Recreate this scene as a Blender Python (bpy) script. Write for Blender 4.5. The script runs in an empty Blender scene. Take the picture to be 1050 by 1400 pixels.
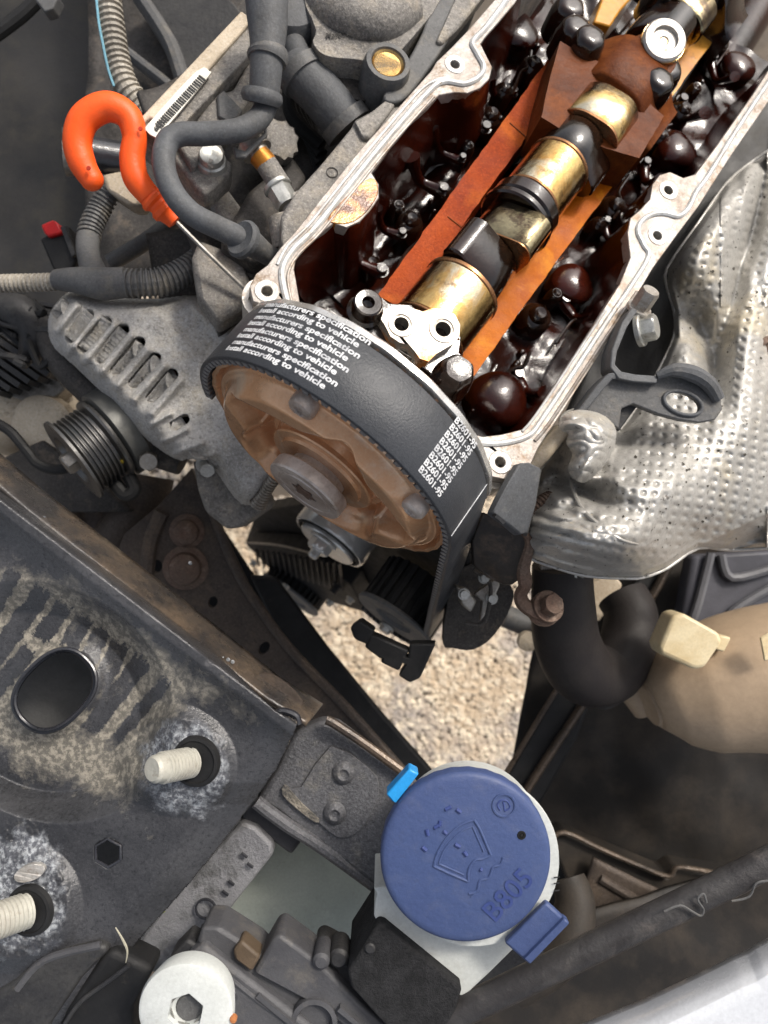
import bpy, bmesh, math, random
from mathutils import Vector, Matrix, noise
from mathutils.geometry import tessellate_polygon
random.seed(7)
SC = bpy.context.scene
COL = SC.collection
S = 0.028            # one working unit (100 px of the photograph at z=0) is 2.8 cm
D = 10.4             # camera height in working units
R_ = math.radians
# ---------------------------------------------------------------- camera, sky, sun
cd = bpy.data.cameras.new("camera"); cam = bpy.data.objects.new("camera", cd); COL.objects.link(cam)
cam.location = (0, 0, D * S)
cd.sensor_fit = 'VERTICAL'; cd.sensor_height = 24; cd.sensor_width = 18; cd.lens = 12 * D / 7
cd.clip_start = 0.01; cd.clip_end = 200
cd.dof.use_dof = True; cd.dof.focus_distance = (D - 0.3) * S; cd.dof.aperture_fstop = 9.0
SC.camera = cam
SUN = Vector((.50, .58, .66)).normalized()
w = bpy.data.worlds.new("World"); SC.world = w; w.use_nodes = True
nt = w.node_tree
sky = nt.nodes.new('ShaderNodeTexSky'); sky.sky_type = 'NISHITA'; sky.sun_disc = False
sky.sun_elevation = math.asin(SUN.z); sky.sun_rotation = math.atan2(SUN.x, SUN.y)
sky.dust_density = 5.0; sky.air_density = 0.8; sky.ozone_density = 0.6
hs_ = nt.nodes.new('ShaderNodeHueSaturation'); hs_.inputs['Saturation'].default_value = .45
nt.links.new(sky.outputs[0], hs_.inputs['Color']); nt.links.new(hs_.outputs[0], nt.nodes['Background'].inputs[0])
nt.nodes['Background'].inputs[1].default_value = 0.125
sd = bpy.data.lights.new("sun", 'SUN'); sd.energy = 1.5; sd.angle = R_(10); sd.color = (1, .93, .83)
sun = bpy.data.objects.new("sun", sd); COL.objects.link(sun)
sun.rotation_euler = (-SUN).to_track_quat('-Z', 'Y').to_euler()
SC.view_settings.view_transform = 'Standard'; SC.view_settings.look = 'None'
SC.view_settings.exposure = 0.70
# ---------------------------------------------------------------- engine frame
A = Vector((-.5640, -.7700, .2984)).normalized()      # camshaft axis, towards the front
C = Vector((.7986, -.6005, -.0402)); C = (C - A * C.dot(A)).normalized()     # across the head
U = A.cross(C).normalized()
if U.z < 0: U = -U         # up out of the head
O = Vector((-1.6, 3.1, 0))
CAM = Vector((0, 0, D))
def E(f, c, h): return O + A * f + C * c + U * h
def hit(x, y, n, off):
    d = Vector(((x - 525) / 100, (700 - y) / 100, -D))
    return CAM + d * ((off + (O - CAM).dot(n)) / d.dot(n))
def H(x, y, h): return hit(x, y, U, h)
def F(x, y, f): return hit(x, y, A, f)
def CC(x, y, c): return hit(x, y, C, c)
def P(x, y, z=0):
    k = (D - z) / D
    return Vector(((x - 525) / 100 * k, (700 - y) / 100 * k, z))
def RR(px, z=0): return px / 100 * (D - z) / D
def pz(z0, gx=0, gy=0, x0=525, y0=700):        # tilted sheet: depth falls off linearly
    return lambda x, y: P(x, y, z0 + gx * (x - x0) / 100 + gy * (y - y0) / 100)
# ---------------------------------------------------------------- materials
MAT = {}
def M(name, base, rough=.5, metal=0., var=None, vs=.8, vlo=.4, vhi=.65, dirt=None, ds=3., dlo=.5, dhi=.62, damt=1.,
      bump=.15, bs=14., coat=0., spec=.3, stretch=None, third=None, ts=1.3, rvar=.12, trans=0., alpha=None, sss=0, bd=.02, grit=0):
    m = bpy.data.materials.new(name); m.use_nodes = True; n = m.node_tree; N = n.nodes; L = n.links
    b = N['Principled BSDF']
    tc = N.new('ShaderNodeTexCoord'); mp = N.new('ShaderNodeMapping')
    mp.inputs['Scale'].default_value = (1 / S,) * 3 if not stretch else tuple(q / S for q in stretch)
    L.new(tc.outputs['Object'], mp.inputs[0])
    def nz(scale, detail=6, rgh=.6, dist=0.):
        t = N.new('ShaderNodeTexNoise'); t.inputs['Scale'].default_value = scale; t.inputs['Detail'].default_value = detail
        t.inputs['Roughness'].default_value = rgh; t.inputs['Distortion'].default_value = dist
        L.new(mp.outputs[0], t.inputs[0]); return t.outputs[0]
    def ramp(s, lo, hi, a=0., c=1.):
        r = N.new('ShaderNodeMapRange'); r.inputs[1].default_value = lo; r.inputs[2].default_value = hi
        r.inputs[3].default_value = a; r.inputs[4].default_value = c; L.new(s, r.inputs[0]); return r.outputs[0]
    def mix(f, a, c):
        x = N.new('ShaderNodeMix'); x.data_type = 'RGBA'
        L.new(f, x.inputs[0])
        for sock, v in ((x.inputs[6], a), (x.inputs[7], c)):
            if isinstance(v, tuple): sock.default_value = (*v, 1)
            else: L.new(v, sock)
        return x.outputs[2]
    v2 = var or tuple(q * .6 for q in base)
    c_ = mix(ramp(nz(vs, 7, .65, .4), vlo, vhi), base, v2)
    if third: c_ = mix(ramp(nz(ts, 5, .6, 1.), .52, .66), c_, third)
    if dirt:
        f = ramp(nz(ds, 9, .7), dlo, dhi, 0, damt); c_ = mix(f, c_, dirt)
    if grit:
        c_ = mix(ramp(nz(26, 5, .75), .50, .72, 0, .55 * grit), c_, tuple(min(.8, q * 2.2 + .02) for q in base))
        c_ = mix(ramp(nz(17, 6, .75), .50, .70, 0, .8 * grit), c_, tuple(q * .3 for q in base))
    else: c_ = mix(ramp(nz(bs * 1.7, 3, .7), .35, .75, 0, .35), c_, tuple(q * .55 for q in base))
    L.new(c_, b.inputs['Base Color'])
    L.new(ramp(nz(vs * 3, 6, .7), .3, .7, max(.03, rough - rvar), min(1, rough + rvar)), b.inputs['Roughness'])
    b.inputs['Metallic'].default_value = metal
    b.inputs['Specular IOR Level'].default_value = spec
    b.inputs['Coat Weight'].default_value = coat; b.inputs['Coat Roughness'].default_value = .06
    b.inputs['Transmission Weight'].default_value = trans
    if sss:
        b.inputs['Subsurface Weight'].default_value = sss; b.inputs['Subsurface Radius'].default_value = (.004, .004, .004)
    if alpha is not None: b.inputs['Alpha'].default_value = alpha
    if bump:
        bp = N.new('ShaderNodeBump'); bp.inputs['Strength'].default_value = bump; bp.inputs['Distance'].default_value = S * bd * 2
        L.new(nz(bs, 8, .65), bp.inputs['Height']); L.new(bp.outputs[0], b.inputs['Normal'])
        if coat: L.new(bp.outputs[0], b.inputs['Coat Normal'])
    MAT[name] = m; return m
ALU   = M('worn_aluminium', (.50, .48, .45), .42, .55, (.34, .31, .27), 1.1, dirt=(.16, .11, .07), ds=2.6, dlo=.54, dhi=.68, bump=.3, grit=0.6)
RIMM  = M('gasket_face', (.32, .30, .28), .42, .35, (.22, .18, .15), 1.6, dirt=(.16, .11, .07), ds=2.6, dlo=.53, dhi=.64, bump=.25, grit=0.5)
BEAD  = M('sealant_white', (.58, .59, .58), .3, .1, (.36, .34, .32), 2.5, dirt=(.3, .22, .14), ds=4, dlo=.6, dhi=.7, bump=.3)
CAST  = M('grey_casting', (.24, .225, .205), .7, .15, (.11, .104, .098), .9, dirt=(.33, .29, .23), ds=2.2, dlo=.50, dhi=.66, damt=.8, bump=.8, bs=11, grit=1)
CASTD = M('dark_casting', (.055, .050, .046), .65, .1, (.024, .022, .02), .9, dirt=(.19, .15, .11), ds=2.4, dlo=.54, dhi=.72, damt=.6, bump=.5, bs=10, grit=1)
PLG   = M('grey_plastic', (.10, .10, .10), .55, 0, (.08, .08, .08), .8, dirt=(.25, .215, .16), ds=2., dlo=.5, dhi=.74, damt=.5, bump=.25, bs=16, grit=0.6)
PLD   = M('dark_plastic', (.020, .020, .022), .5, 0, (.045, .044, .042), 1., dirt=(.12, .105, .08), ds=2.6, dlo=.58, dhi=.74, damt=.5, bump=.3, bs=16, grit=0.7)
BLK   = M('black_rubber', (.009, .009, .0095), .6, 0, (.018, .018, .018), 1.2, dirt=(.07, .06, .05), ds=3, dlo=.6, dhi=.75, damt=.5, bump=.2, spec=.3)
HOSE  = M('grey_rubber_hose', (.088, .092, .098), .6, 0, (.07, .07, .07), 1., dirt=(.24, .225, .2), ds=3, dlo=.55, dhi=.72, damt=.35, bump=.25, grit=0.5)
CORR  = M('conduit_plastic', (.115, .115, .115), .5, 0, (.07, .068, .065), 1., dirt=(.26, .22, .16), ds=2.4, dlo=.5, dhi=.68, damt=.5, bump=.2, grit=0.7)
CORL  = M('pale_conduit', (.36, .33, .28), .5, 0, (.22, .2, .17), 1.2, dirt=(.12, .11, .09), ds=3, dlo=.54, dhi=.7, damt=.6, bump=.2, grit=0.8)
OIL   = M('oiled_iron', (.009, .002, .0015), .14, 0, (.045, .007, .003), .6, bump=.2, bs=1.3, coat=.45, rvar=.05, spec=.25, bd=.05)
OILR  = M('oiled_ripple', (.006, .002, .0015), .10, 0, (.03, .006, .003), .8, bump=.22, bs=1.6, coat=.5, rvar=.03, spec=.2, bd=.05)
OILK  = M('oil_black_steel', (.006, .004, .003), .07, 0, (.022, .008, .004), 1.1, bump=.16, bs=1.8, coat=.7, rvar=.04, spec=.3, bd=.04)
VARN  = M('orange_varnish', (.50, .135, .003), .45, 0, (.26, .045, .001), .9, vlo=.36, vhi=.7, bump=.3, bs=9, spec=.1, third=(.62, .22, .006), ts=.7, grit=.3)
VARN2 = M('red_brown_varnish', (.33, .052, .004), .55, 0, (.20, .024, .003), .9, bump=.5, bs=22, spec=.15, third=(.42, .09, .006), ts=.6, grit=0.6)
VARN3 = M('brown_varnish', (.12, .032, .007), .46, 0, (.05, .011, .003), .7, bump=.35, bs=9, spec=.12, dirt=(.30, .085, .012), ds=1.0, dlo=.52, dhi=.72, damt=.6, grit=.4)
YELV  = M('yellow_varnish', (.60, .29, .04), .35, .0, (.42, .14, .012), .8, bump=.3, bs=4, coat=.2, dirt=(.16, .05, .01), ds=2, dlo=.57, dhi=.7)
GOLD  = M('straw_steel', (.66, .45, .17), .17, 1., (.46, .22, .04), .8, vlo=.42, vhi=.6, bump=.25, bs=5, rvar=.1, dirt=(.10, .035, .008), ds=1.7, dlo=.56, dhi=.64, damt=.85, third=(.60, .54, .40), ts=1.1, coat=.4)
OLIVE = M('olive_steel', (.36, .30, .17), .15, 1., (.16, .11, .05), 1.1, vlo=.42, vhi=.6, bump=.25, bs=5, rvar=.08, dirt=(.05, .02, .008), ds=1.5, dlo=.53, dhi=.6, damt=.9, coat=.5)
STEEL = M('bright_steel', (.72, .70, .66), .24, .7, (.44, .42, .39), 1.5, bump=.08, bs=20, dirt=(.2, .17, .13), ds=4, dlo=.6, dhi=.72, damt=.5)
STEELD= M('dull_steel', (.36, .34, .31), .4, .8, (.24, .22, .19), 1.4, bump=.2, bs=14, dirt=(.14, .10, .07), ds=3, dlo=.56, dhi=.7, damt=.7, grit=0.5)
COPP  = M('copper_varnish', (.74, .43, .24), .22, .45, (.52, .25, .11), .5, vlo=.35, vhi=.65, bump=.10, bs=7, coat=.45, rvar=.08, third=(.66, .50, .36), ts=.7, dirt=(.26, .12, .06), ds=1.9, dlo=.6, dhi=.75, damt=.6, grit=0.3)
HUBM  = M('brown_steel', (.62, .55, .49), .38, .45, (.22, .16, .125), 1., bump=.15, bs=16, dirt=(.12, .07, .05), ds=3, dlo=.6, dhi=.72, grit=0.4)
BELT  = M('belt_rubber', (.044, .047, .053), .40, 0, (.032, .035, .04), .9, bump=.25, bs=34, spec=.4, rvar=.06, dirt=(.11, .11, .11), ds=1.4, dlo=.52, dhi=.8, damt=.45, grit=.25)
BELTD = M('belt_tooth_rubber', (.05, .048, .048), .6, 0, (.30, .29, .28), 3.2, vlo=.45, vhi=.65, bump=.3, bs=16)
PRINT = M('white_print', (.70, .71, .72), .55, 0, (.42, .43, .45), 5, vlo=.45, vhi=.6, bump=0)
ORNG  = M('orange_plastic', (.88, .105, .014), .42, 0, (.80, .085, .012), .7, bump=.2, bs=12, spec=.35, rvar=.08, dirt=(.45, .09, .03), ds=2.4, dlo=.58, dhi=.74, damt=.5, grit=.12)
REDP  = M('red_plastic', (.62, .02, .02), .35, 0, (.4, .015, .015), 1, bump=.1)
BLUE  = M('blue_plastic', (.050, .075, .172), .45, 0, (.046, .068, .16), .6, bump=.3, bs=10, dirt=(.13, .145, .21), ds=4.2, dlo=.50, dhi=.8, damt=.35, rvar=.08, grit=.18)
BLUED = M('blue_plastic_mark', (.036, .056, .18), .4, 0, (.045, .066, .19), 2, bump=.2, bs=10)
CYAN  = M('light_blue_plastic', (.02, .30, .68), .35, 0, (.03, .25, .6), 1, bump=.05)
WHTP  = M('white_plastic', (.60, .62, .60), .4, 0, (.50, .52, .5), 1., dirt=(.35, .33, .28), ds=3, dlo=.56, dhi=.72, damt=.5, bump=.12, sss=.1)
MILK  = M('milky_tank', (.42, .45, .40), .32, 0, (.30, .33, .29), .45, vlo=.35, vhi=.6, bump=.06, dirt=(.3, .3, .25), ds=3, dlo=.6, dhi=.75, damt=.5, sss=.2)
STUD  = M('painted_stud', (.47, .46, .40), .45, .1, (.38, .36, .31), 1.5, bump=.35, bs=9, dirt=(.25, .22, .17), ds=4, dlo=.58, dhi=.7)
PANEL = M('dirty_black_panel', (.040, .043, .052), .34, .2, (.10, .10, .105), .55, vlo=.4, vhi=.68, bump=.5, bs=20, coat=.25, dirt=(.27, .24, .20), ds=1.1, dlo=.53, dhi=.72, damt=.75, rvar=.12, grit=0.9)
PANEG = M('grey_dusty_panel', (.115, .115, .122), .42, .2, (.075, .075, .08), .7, bump=.6, bs=22, dirt=(.26, .24, .2), ds=1.6, dlo=.55, dhi=.74, damt=.7, grit=0.9)
GLOSB = M('glossy_black_paint', (.018, .019, .023), .2, 0, (.03, .03, .035), 1, bump=.15, bs=14, coat=.7, dirt=(.12, .105, .085), ds=2, dlo=.58, dhi=.75, damt=.6, grit=0.5)
SALT  = M('white_corrosion', (.38, .40, .42), .8, 0, (.10, .105, .115), 1.7, vlo=.42, vhi=.56, bump=1., bs=9, dirt=(.62, .64, .65), ds=4.5, dlo=.52, dhi=.62, bd=.05)
BROWN = M('brown_dusty_metal', (.075, .058, .046), .55, .2, (.045, .037, .033), .5, bump=.4, bs=14, dirt=(.17, .12, .08), ds=1., dlo=.5, dhi=.72, damt=.7, grit=0.9)
BANDK = M('black_flange_band', (.030, .028, .028), .28, .2, (.055, .048, .042), .6, bump=.3, bs=14, coat=.4, dirt=(.15, .11, .075), ds=.55, dlo=.46, dhi=.6, damt=.8, grit=.8)
EDGE  = M('copper_edge', (.34, .17, .08), .25, .8, (.18, .08, .03), 2., bump=.1)
CHROM = M('polished_roller', (.74, .73, .70), .18, .35, (.55, .54, .52), 1.5, bump=.05, bs=20, spec=.6)
BAND  = M('tan_edge_band', (.125, .092, .066), .34, .35, (.03, .025, .022), .5, bump=.3, bs=14, coat=.2, dirt=(.04, .035, .03), ds=1.6, dlo=.55, dhi=.68, grit=0.7)
MUD   = M('dried_mud', (.24, .215, .175), .85, 0, (.10, .095, .085), 1.2, bump=1., bs=12, dirt=(.045, .046, .052), ds=2.6, dlo=.45, dhi=.60, bd=.03, stretch=(1, 1, 1), grit=.8)
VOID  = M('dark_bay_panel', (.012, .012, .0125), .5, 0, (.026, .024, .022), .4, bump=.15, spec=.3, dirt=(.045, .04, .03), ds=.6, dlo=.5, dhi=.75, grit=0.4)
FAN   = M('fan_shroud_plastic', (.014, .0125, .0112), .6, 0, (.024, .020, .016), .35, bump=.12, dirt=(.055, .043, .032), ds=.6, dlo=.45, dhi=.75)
CASTL = M('light_casting', (.45, .435, .41), .7, .1, (.29, .28, .26), .8, dirt=(.42, .38, .31), ds=2.2, dlo=.48, dhi=.66, damt=.8, bump=.9, bs=11, grit=1)
TAN   = M('tan_sleeve', (.40, .30, .205), .45, 0, (.33, .245, .165), .6, bump=.15, bs=6, dirt=(.2, .14, .09), ds=2, dlo=.6, dhi=.75, damt=.5)
CREAM = M('cream_plastic', (.68, .58, .38), .42, 0, (.55, .43, .24), 1.2, bump=.1, sss=.1)
SHLD  = M('embossed_foil', (.47, .455, .42), .38, .4, (.38, .365, .335), .5, vlo=.4, vhi=.65, bump=.3, bs=9, rvar=.08, dirt=(.07, .06, .05), ds=7.5, dlo=.61, dhi=.65, damt=.9, third=(.56, .49, .36), ts=.33, grit=.6, spec=.5)
WHITE = M('white_car_paint', (.60, .62, .65), .25, 0, (.57, .59, .62), .5, bump=.02, coat=.6)
GRAV  = M('gravel_ground', (.16, .13, .10), .9, 0, (.10, .085, .07), .8, bump=.6, bs=3)
STON  = M('gravel_stone', (.52, .41, .29), .75, 0, (.36, .325, .30), .22, vlo=.44, vhi=.6, dirt=(.80, .70, .54), ds=2.6, dlo=.48, dhi=.62, bump=.1)  # broad golden and grey patches paint sunlit and shaded gravel into the stones
BEIGE = M('beige_casting', (.52, .44, .33), .55, 0, (.34, .27, .19), .8, bump=.25, dirt=(.12, .09, .06), ds=2, dlo=.58, dhi=.7, grit=0.6)
LABL  = M('metal_label', (.62, .60, .54), .35, .5, (.5, .47, .4), 2, bump=.1)
BRASS = M('brass_insert', (.75, .50, .20), .3, 1, (.5, .3, .1), 2, bump=.1)
COPW  = M('copper_winding', (.24, .05, .03), .35, .4, (.12, .03, .02), 3, bump=.3)
ZINC  = M('zinc_bolt', (.52, .52, .49), .4, .7, (.38, .38, .35), 2., bump=.2, dirt=(.22, .19, .15), ds=4, dlo=.55, dhi=.7, grit=0.5)
RUST_AND_SHADE  = M('rusty_bolt_and_shade', (.12, .085, .065), .6, .4, (.12, .07, .05), 2., bump=.4, dirt=(.24, .18, .14), ds=4, dlo=.55, dhi=.7, grit=0.8)  # rusty fixings; also colours the painted shade in the sprocket bolt socket
def panel_mat():
    m = M('dust_streaked_panel', (.024, .0245, .027), .22, .1, (.062, .062, .066), .55, vlo=.4, vhi=.68, bump=.35, bs=24, coat=.3, rvar=.1, grit=.9)
    n = m.node_tree; N, L = n.nodes, n.links; b = N['Principled BSDF']; old = b.inputs['Base Color'].links[0].from_socket; oldr = b.inputs['Roughness'].links[0].from_socket
    mp = next(q for q in N if q.type == 'MAPPING')
    def noi(sc, d=8):
        t = N.new('ShaderNodeTexNoise'); t.inputs['Scale'].default_value = sc; t.inputs['Detail'].default_value = d; t.inputs['Roughness'].default_value = .7; L.new(mp.outputs[0], t.inputs[0]); return t.outputs[0]
    def math_(op, a, c, cl=False):
        q = N.new('ShaderNodeMath'); q.operation = op; q.use_clamp = cl
        for i, v in enumerate((a, c)):
            if isinstance(v, (int, float)): q.inputs[i].default_value = v
            else: L.new(v, q.inputs[i])
        return q.outputs[0]
    cur, rcur = old, oldr
    for att, c1, c2, sc in (('dust', (.32, .29, .235), (.13, .12, .10), 7.), ('salt', (.36, .38, .40), (.09, .095, .11), 8.)):
        at_ = N.new('ShaderNodeAttribute'); at_.attribute_name = att
        f = math_('MULTIPLY', math_('SUBTRACT', math_('ADD', at_.outputs['Fac'], math_('MULTIPLY', noi(sc * .55), .9)), .82), 3.2, True)
        f = math_('MULTIPLY', f, .88)
        mm = N.new('ShaderNodeMix'); mm.data_type = 'RGBA'; mm.inputs[6].default_value = (*c1, 1); mm.inputs[7].default_value = (*c2, 1)
        rr = N.new('ShaderNodeMapRange'); rr.inputs[1].default_value = .42; rr.inputs[2].default_value = .54; L.new(noi(sc * 1.7), rr.inputs[0]); L.new(rr.outputs[0], mm.inputs[0])
        m2 = N.new('ShaderNodeMix'); m2.data_type = 'RGBA'; L.new(f, m2.inputs[0]); L.new(cur, m2.inputs[6]); L.new(mm.outputs[2], m2.inputs[7]); cur = m2.outputs[2]
        r2 = N.new('ShaderNodeMix'); r2.data_type = 'FLOAT'; L.new(f, r2.inputs[0]); L.new(rcur, r2.inputs[2]); r2.inputs[3].default_value = .85; rcur = r2.outputs[0]
        coat = math_('MULTIPLY', math_('SUBTRACT', 1., f), .6); L.new(coat, b.inputs['Coat Weight'])
    L.new(cur, b.inputs['Base Color']); L.new(rcur, b.inputs['Roughness'])
    return m
PANX = panel_mat()
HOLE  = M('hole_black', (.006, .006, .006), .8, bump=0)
INK   = M('dark_ink', (.03, .03, .03), .6, bump=0)
TAPE  = M('conduit_blue_edge', (.20, .42, .52), .5, 0, bump=0)
# ---------------------------------------------------------------- building helpers
WL = {}          # world location (working units) of every object
def tag(o, label=None, cat=None, group=None, kind=None):
    for k, v in (('label', label), ('category', cat), ('group', group), ('kind', kind)):
        if v: o[k] = v
    return o
def thing(name, label, cat, loc, group=None):
    o = bpy.data.objects.new(name, None); COL.objects.link(o); o.empty_display_size = .01
    WL[o.name] = Vector(loc); o.location = Vector(loc) * S
    return tag(o, label, cat, group)
def obj(name, vf, mat, parent=None, smooth=True, bevel=0, seg=2, ang=35, base=None, solid=0, sub=0, off=0):
    v, f = vf
    if parent is not None: loc = WL[parent.name]
    else: loc = Vector(base) if base is not None else sum((Vector(q) for q in v[:400]), Vector()) / min(len(v), 400)
    me = bpy.data.meshes.new(name)
    me.from_pydata([tuple((Vector(q) - loc) * S) for q in v], [], f)
    bm = bmesh.new(); bm.from_mesh(me); bmesh.ops.remove_doubles(bm, verts=bm.verts, dist=1e-6)
    bmesh.ops.recalc_face_normals(bm, faces=bm.faces); bm.to_mesh(me); bm.free()
    me.materials.append(mat)
    if smooth:
        me.polygons.foreach_set('use_smooth', [True] * len(me.polygons))
        me.set_sharp_from_angle(angle=R_(ang))
    o = bpy.data.objects.new(name, me); COL.objects.link(o); WL[o.name] = loc
    if parent is not None: o.parent = parent
    else: o.location = loc * S
    if solid:
        m = o.modifiers.new('s', 'SOLIDIFY'); m.thickness = solid * S; m.offset = off
    if bevel:
        m = o.modifiers.new('b', 'BEVEL'); m.width = bevel * S; m.segments = seg; m.limit_method = 'ANGLE'; m.angle_limit = R_(30)
        m.harden_normals = False
    if sub:
        m = o.modifiers.new('u', 'SUBSURF'); m.levels = sub; m.render_levels = sub
    return o
def single(name, vf, mat, label, cat, group=None, **k): return tag(obj(name, vf, mat, **k), label, cat, group)
def clone(o, parent, M4=None):
    c = o.copy(); COL.objects.link(c); c.parent = parent; WL[c.name] = WL[parent.name]
    if M4 is not None: c.matrix_basis = M4
    return c
def join(*vfs):
    V, Fc = [], []
    for v, f in vfs:
        n = len(V); V += list(v); Fc += [tuple(i + n for i in q) for q in f]
    return V, Fc
def basis(n):
    n = Vector(n).normalized(); t = Vector((0, 0, 1)) if abs(n.z) < .9 else Vector((1, 0, 0))
    a = n.cross(t).normalized(); return a, n.cross(a)
def smoothpath(pts, k=8, closed=False):
    pts = [Vector(p) for p in pts]; n = len(pts)
    if n == 2: return [pts[0].lerp(pts[1], i / k) for i in range(k + 1)]
    out = []
    for i in range(n if closed else n - 1):
        if closed: p0, p1, p2, p3 = (pts[(i + j) % n] for j in (-1, 0, 1, 2))
        else: p0 = pts[max(i - 1, 0)]; p1 = pts[i]; p2 = pts[i + 1]; p3 = pts[min(i + 2, n - 1)]
        for j in range(k):
            t = j / k
            out.append(.5 * ((2 * p1) + (p2 - p0) * t + (2 * p0 - 5 * p1 + 4 * p2 - p3) * t * t + (3 * p1 - p0 - 3 * p2 + p3) * t ** 3))
    if not closed: out.append(pts[-1])
    return out
def loft(rings, caps=True, closed=True):
    V = [v for r in rings for v in r]; n = len(rings[0]); Fc = []
    for i in range(len(rings) - 1):
        for j in range(n if closed else n - 1):
            k = (j + 1) % n; Fc.append((i * n + j, i * n + k, (i + 1) * n + k, (i + 1) * n + j))
    if caps: Fc.append(tuple(range(n))[::-1]); Fc.append(tuple((len(rings) - 1) * n + j for j in range(n)))
    return V, Fc
def tube(pts, r, n=14, k=8, caps=True, smooth=True, corr=None, flat=1., up=None):
    """r: number, list per control point; corr=(pitch, depth) for ringed conduit"""
    P0 = smoothpath(pts, k) if smooth else [Vector(p) for p in pts]
    L = [0.]
    for i in range(1, len(P0)): L.append(L[-1] + (P0[i] - P0[i - 1]).length)
    if corr:
        step = corr[0] / 6; m = max(2, int(L[-1] / step)); Q = []; T = []; j = 0
        for i in range(m + 1):
            s = L[-1] * i / m
            while j < len(L) - 2 and L[j + 1] < s: j += 1
            t = (s - L[j]) / max(1e-9, L[j + 1] - L[j]); Q.append(P0[j].lerp(P0[j + 1], min(1, t))); T.append(s)
        tot = L[-1]
    else: Q = P0; T = L; tot = L[-1]
    def rad(s, i):
        if isinstance(r, (int, float)): v = r
        else:
            q = s / tot * (len(r) - 1); a = min(int(q), len(r) - 2); v = r[a] + (r[a + 1] - r[a]) * (q - a)
        if corr:
            ph = (s / corr[0]) % 1; v -= corr[1] * (0 if .2 < ph < .75 else 1)
        return v
    rings = []; a = None
    for i, p in enumerate(Q):
        t = (Q[min(i + 1, len(Q) - 1)] - Q[max(i - 1, 0)]).normalized()
        if a is None: a, _ = basis(t) if up is None else ((Vector(up) - t * t.dot(Vector(up))).normalized(), 0)
        a = (a - t * a.dot(t)).normalized(); b = t.cross(a); v = rad(T[i], i)
        rings.append([p + a * (math.cos(q) * v * flat) + b * (math.sin(q) * v) for q in (2 * math.pi * j / n for j in range(n))])
    return loft(rings, caps)
def lathe(prof, org, ax, n=48, mod=None, ring=None):
    ax = Vector(ax).normalized(); a, b = basis(ax); org = Vector(org); rings = []
    for i, (t, r) in enumerate(prof):
        rings.append([org + ax * t + (a * math.cos(q) + b * math.sin(q)) * (max(r, 1e-4) * (mod(q, i) if mod else 1)) for q in (2 * math.pi * j / n for j in range(n))])
    if ring is None: ring = len(prof) >= 4 and abs(prof[0][0] - prof[-1][0]) <= .06 and min(prof[0][1], prof[-1][1]) > .02 and abs(prof[0][1] - prof[-1][1]) < .3 * prof[0][1]
    if ring: return loft(rings + [rings[0]], False)
    return loft(rings, True)
def polyprism(outer, depth, holes=()):
    """outer, holes: 3D loops; depth: vector or function of point"""
    loops = [[Vector(p) for p in outer]] + [[Vector(p) for p in h] for h in holes]
    tri = tessellate_polygon(loops); V = [p for l in loops for p in l]; n = len(V)
    dv = (lambda p: depth) if isinstance(depth, Vector) else depth
    Fc = [tuple(t) for t in tri] + [tuple(i + n for i in t[::-1]) for t in tri]
    s = 0
    for l in loops:
        for i in range(len(l)):
            j = (i + 1) % len(l); Fc.append((s + i, s + j, s + j + n, s + i + n))
        s += len(l)
    return V + [p + dv(p) for p in V], Fc
def plate(px, fn, depth, holes=(), smoothk=0):
    lp = [Vector((x, y, 0)) for x, y in px]
    if smoothk: lp = smoothpath(lp, smoothk, True)
    return polyprism([fn(q.x, q.y) for q in lp], depth, [[fn(x, y) for x, y in h] for h in holes])
def circ(cx, cy, r, n=20, ry=None, rot=0):
    ry = ry or r; cr, sr = math.cos(rot), math.sin(rot)
    return [(cx + r * math.cos(q) * cr - ry * math.sin(q) * sr, cy + r * math.cos(q) * sr + ry * math.sin(q) * cr) for q in (2 * math.pi * i / n for i in range(n))]
def box(c, ax, ay, az):
    c = Vector(c); V = [c + ax * i + ay * j + az * k for i in (-1, 1) for j in (-1, 1) for k in (-1, 1)]
    return V, [(0, 1, 3, 2), (4, 6, 7, 5), (0, 4, 5, 1), (2, 3, 7, 6), (0, 2, 6, 4), (1, 5, 7, 3)]
def seg(p, q, wdt, hgt, up=Vector((0, 0, 1))):
    d = (q - p); t = d.normalized(); s = t.cross(up).normalized(); u = s.cross(t)
    return box((p + q) / 2, d / 2, s * wdt / 2, u * hgt / 2)
def grid(fn, nu, nv, mask=None):
    V = []; idx = {}; Fc = []
    ok = [[True] * (nv + 1) for _ in range(nu + 1)]
    for i in range(nu + 1):
        for j in range(nv + 1):
            p = fn(i / nu, j / nv)
            if p is None: ok[i][j] = False; continue
            idx[i, j] = len(V); V.append(p)
    for i in range(nu):
        for j in range(nv):
            q = [(i, j), (i + 1, j), (i + 1, j + 1), (i, j + 1)]
            if all(a in idx for a in q): Fc.append(tuple(idx[a] for a in q))
    return V, Fc
def hexbolt(org, ax, r, h, washer=1.35, wh=.12, chamfer=True, recess=0):
    ax = Vector(ax).normalized(); a, b = basis(ax); org = Vector(org)
    def ring(t, rr, n=24, hexy=False):
        o = []
        for j in range(24):
            q = 2 * math.pi * j / 24; k = rr
            if hexy: k = rr * math.cos(math.pi / 6) / math.cos((q % (math.pi / 3)) - math.pi / 6)
            o.append(org + ax * t + (a * math.cos(q) + b * math.sin(q)) * k)
        return o
    rs = []
    if washer: rs += [ring(0, r * washer), ring(wh * .8, r * washer), ring(wh, r * washer * .96)]
    else: wh = 0
    rs += [ring(wh, r, hexy=True), ring(wh + h * .85, r, hexy=True), ring(wh + h, r * .84)]
    if recess: rs += [ring(wh + h, r * .5), ring(wh + h - recess, r * .5)]
    return loft(rs)
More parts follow.
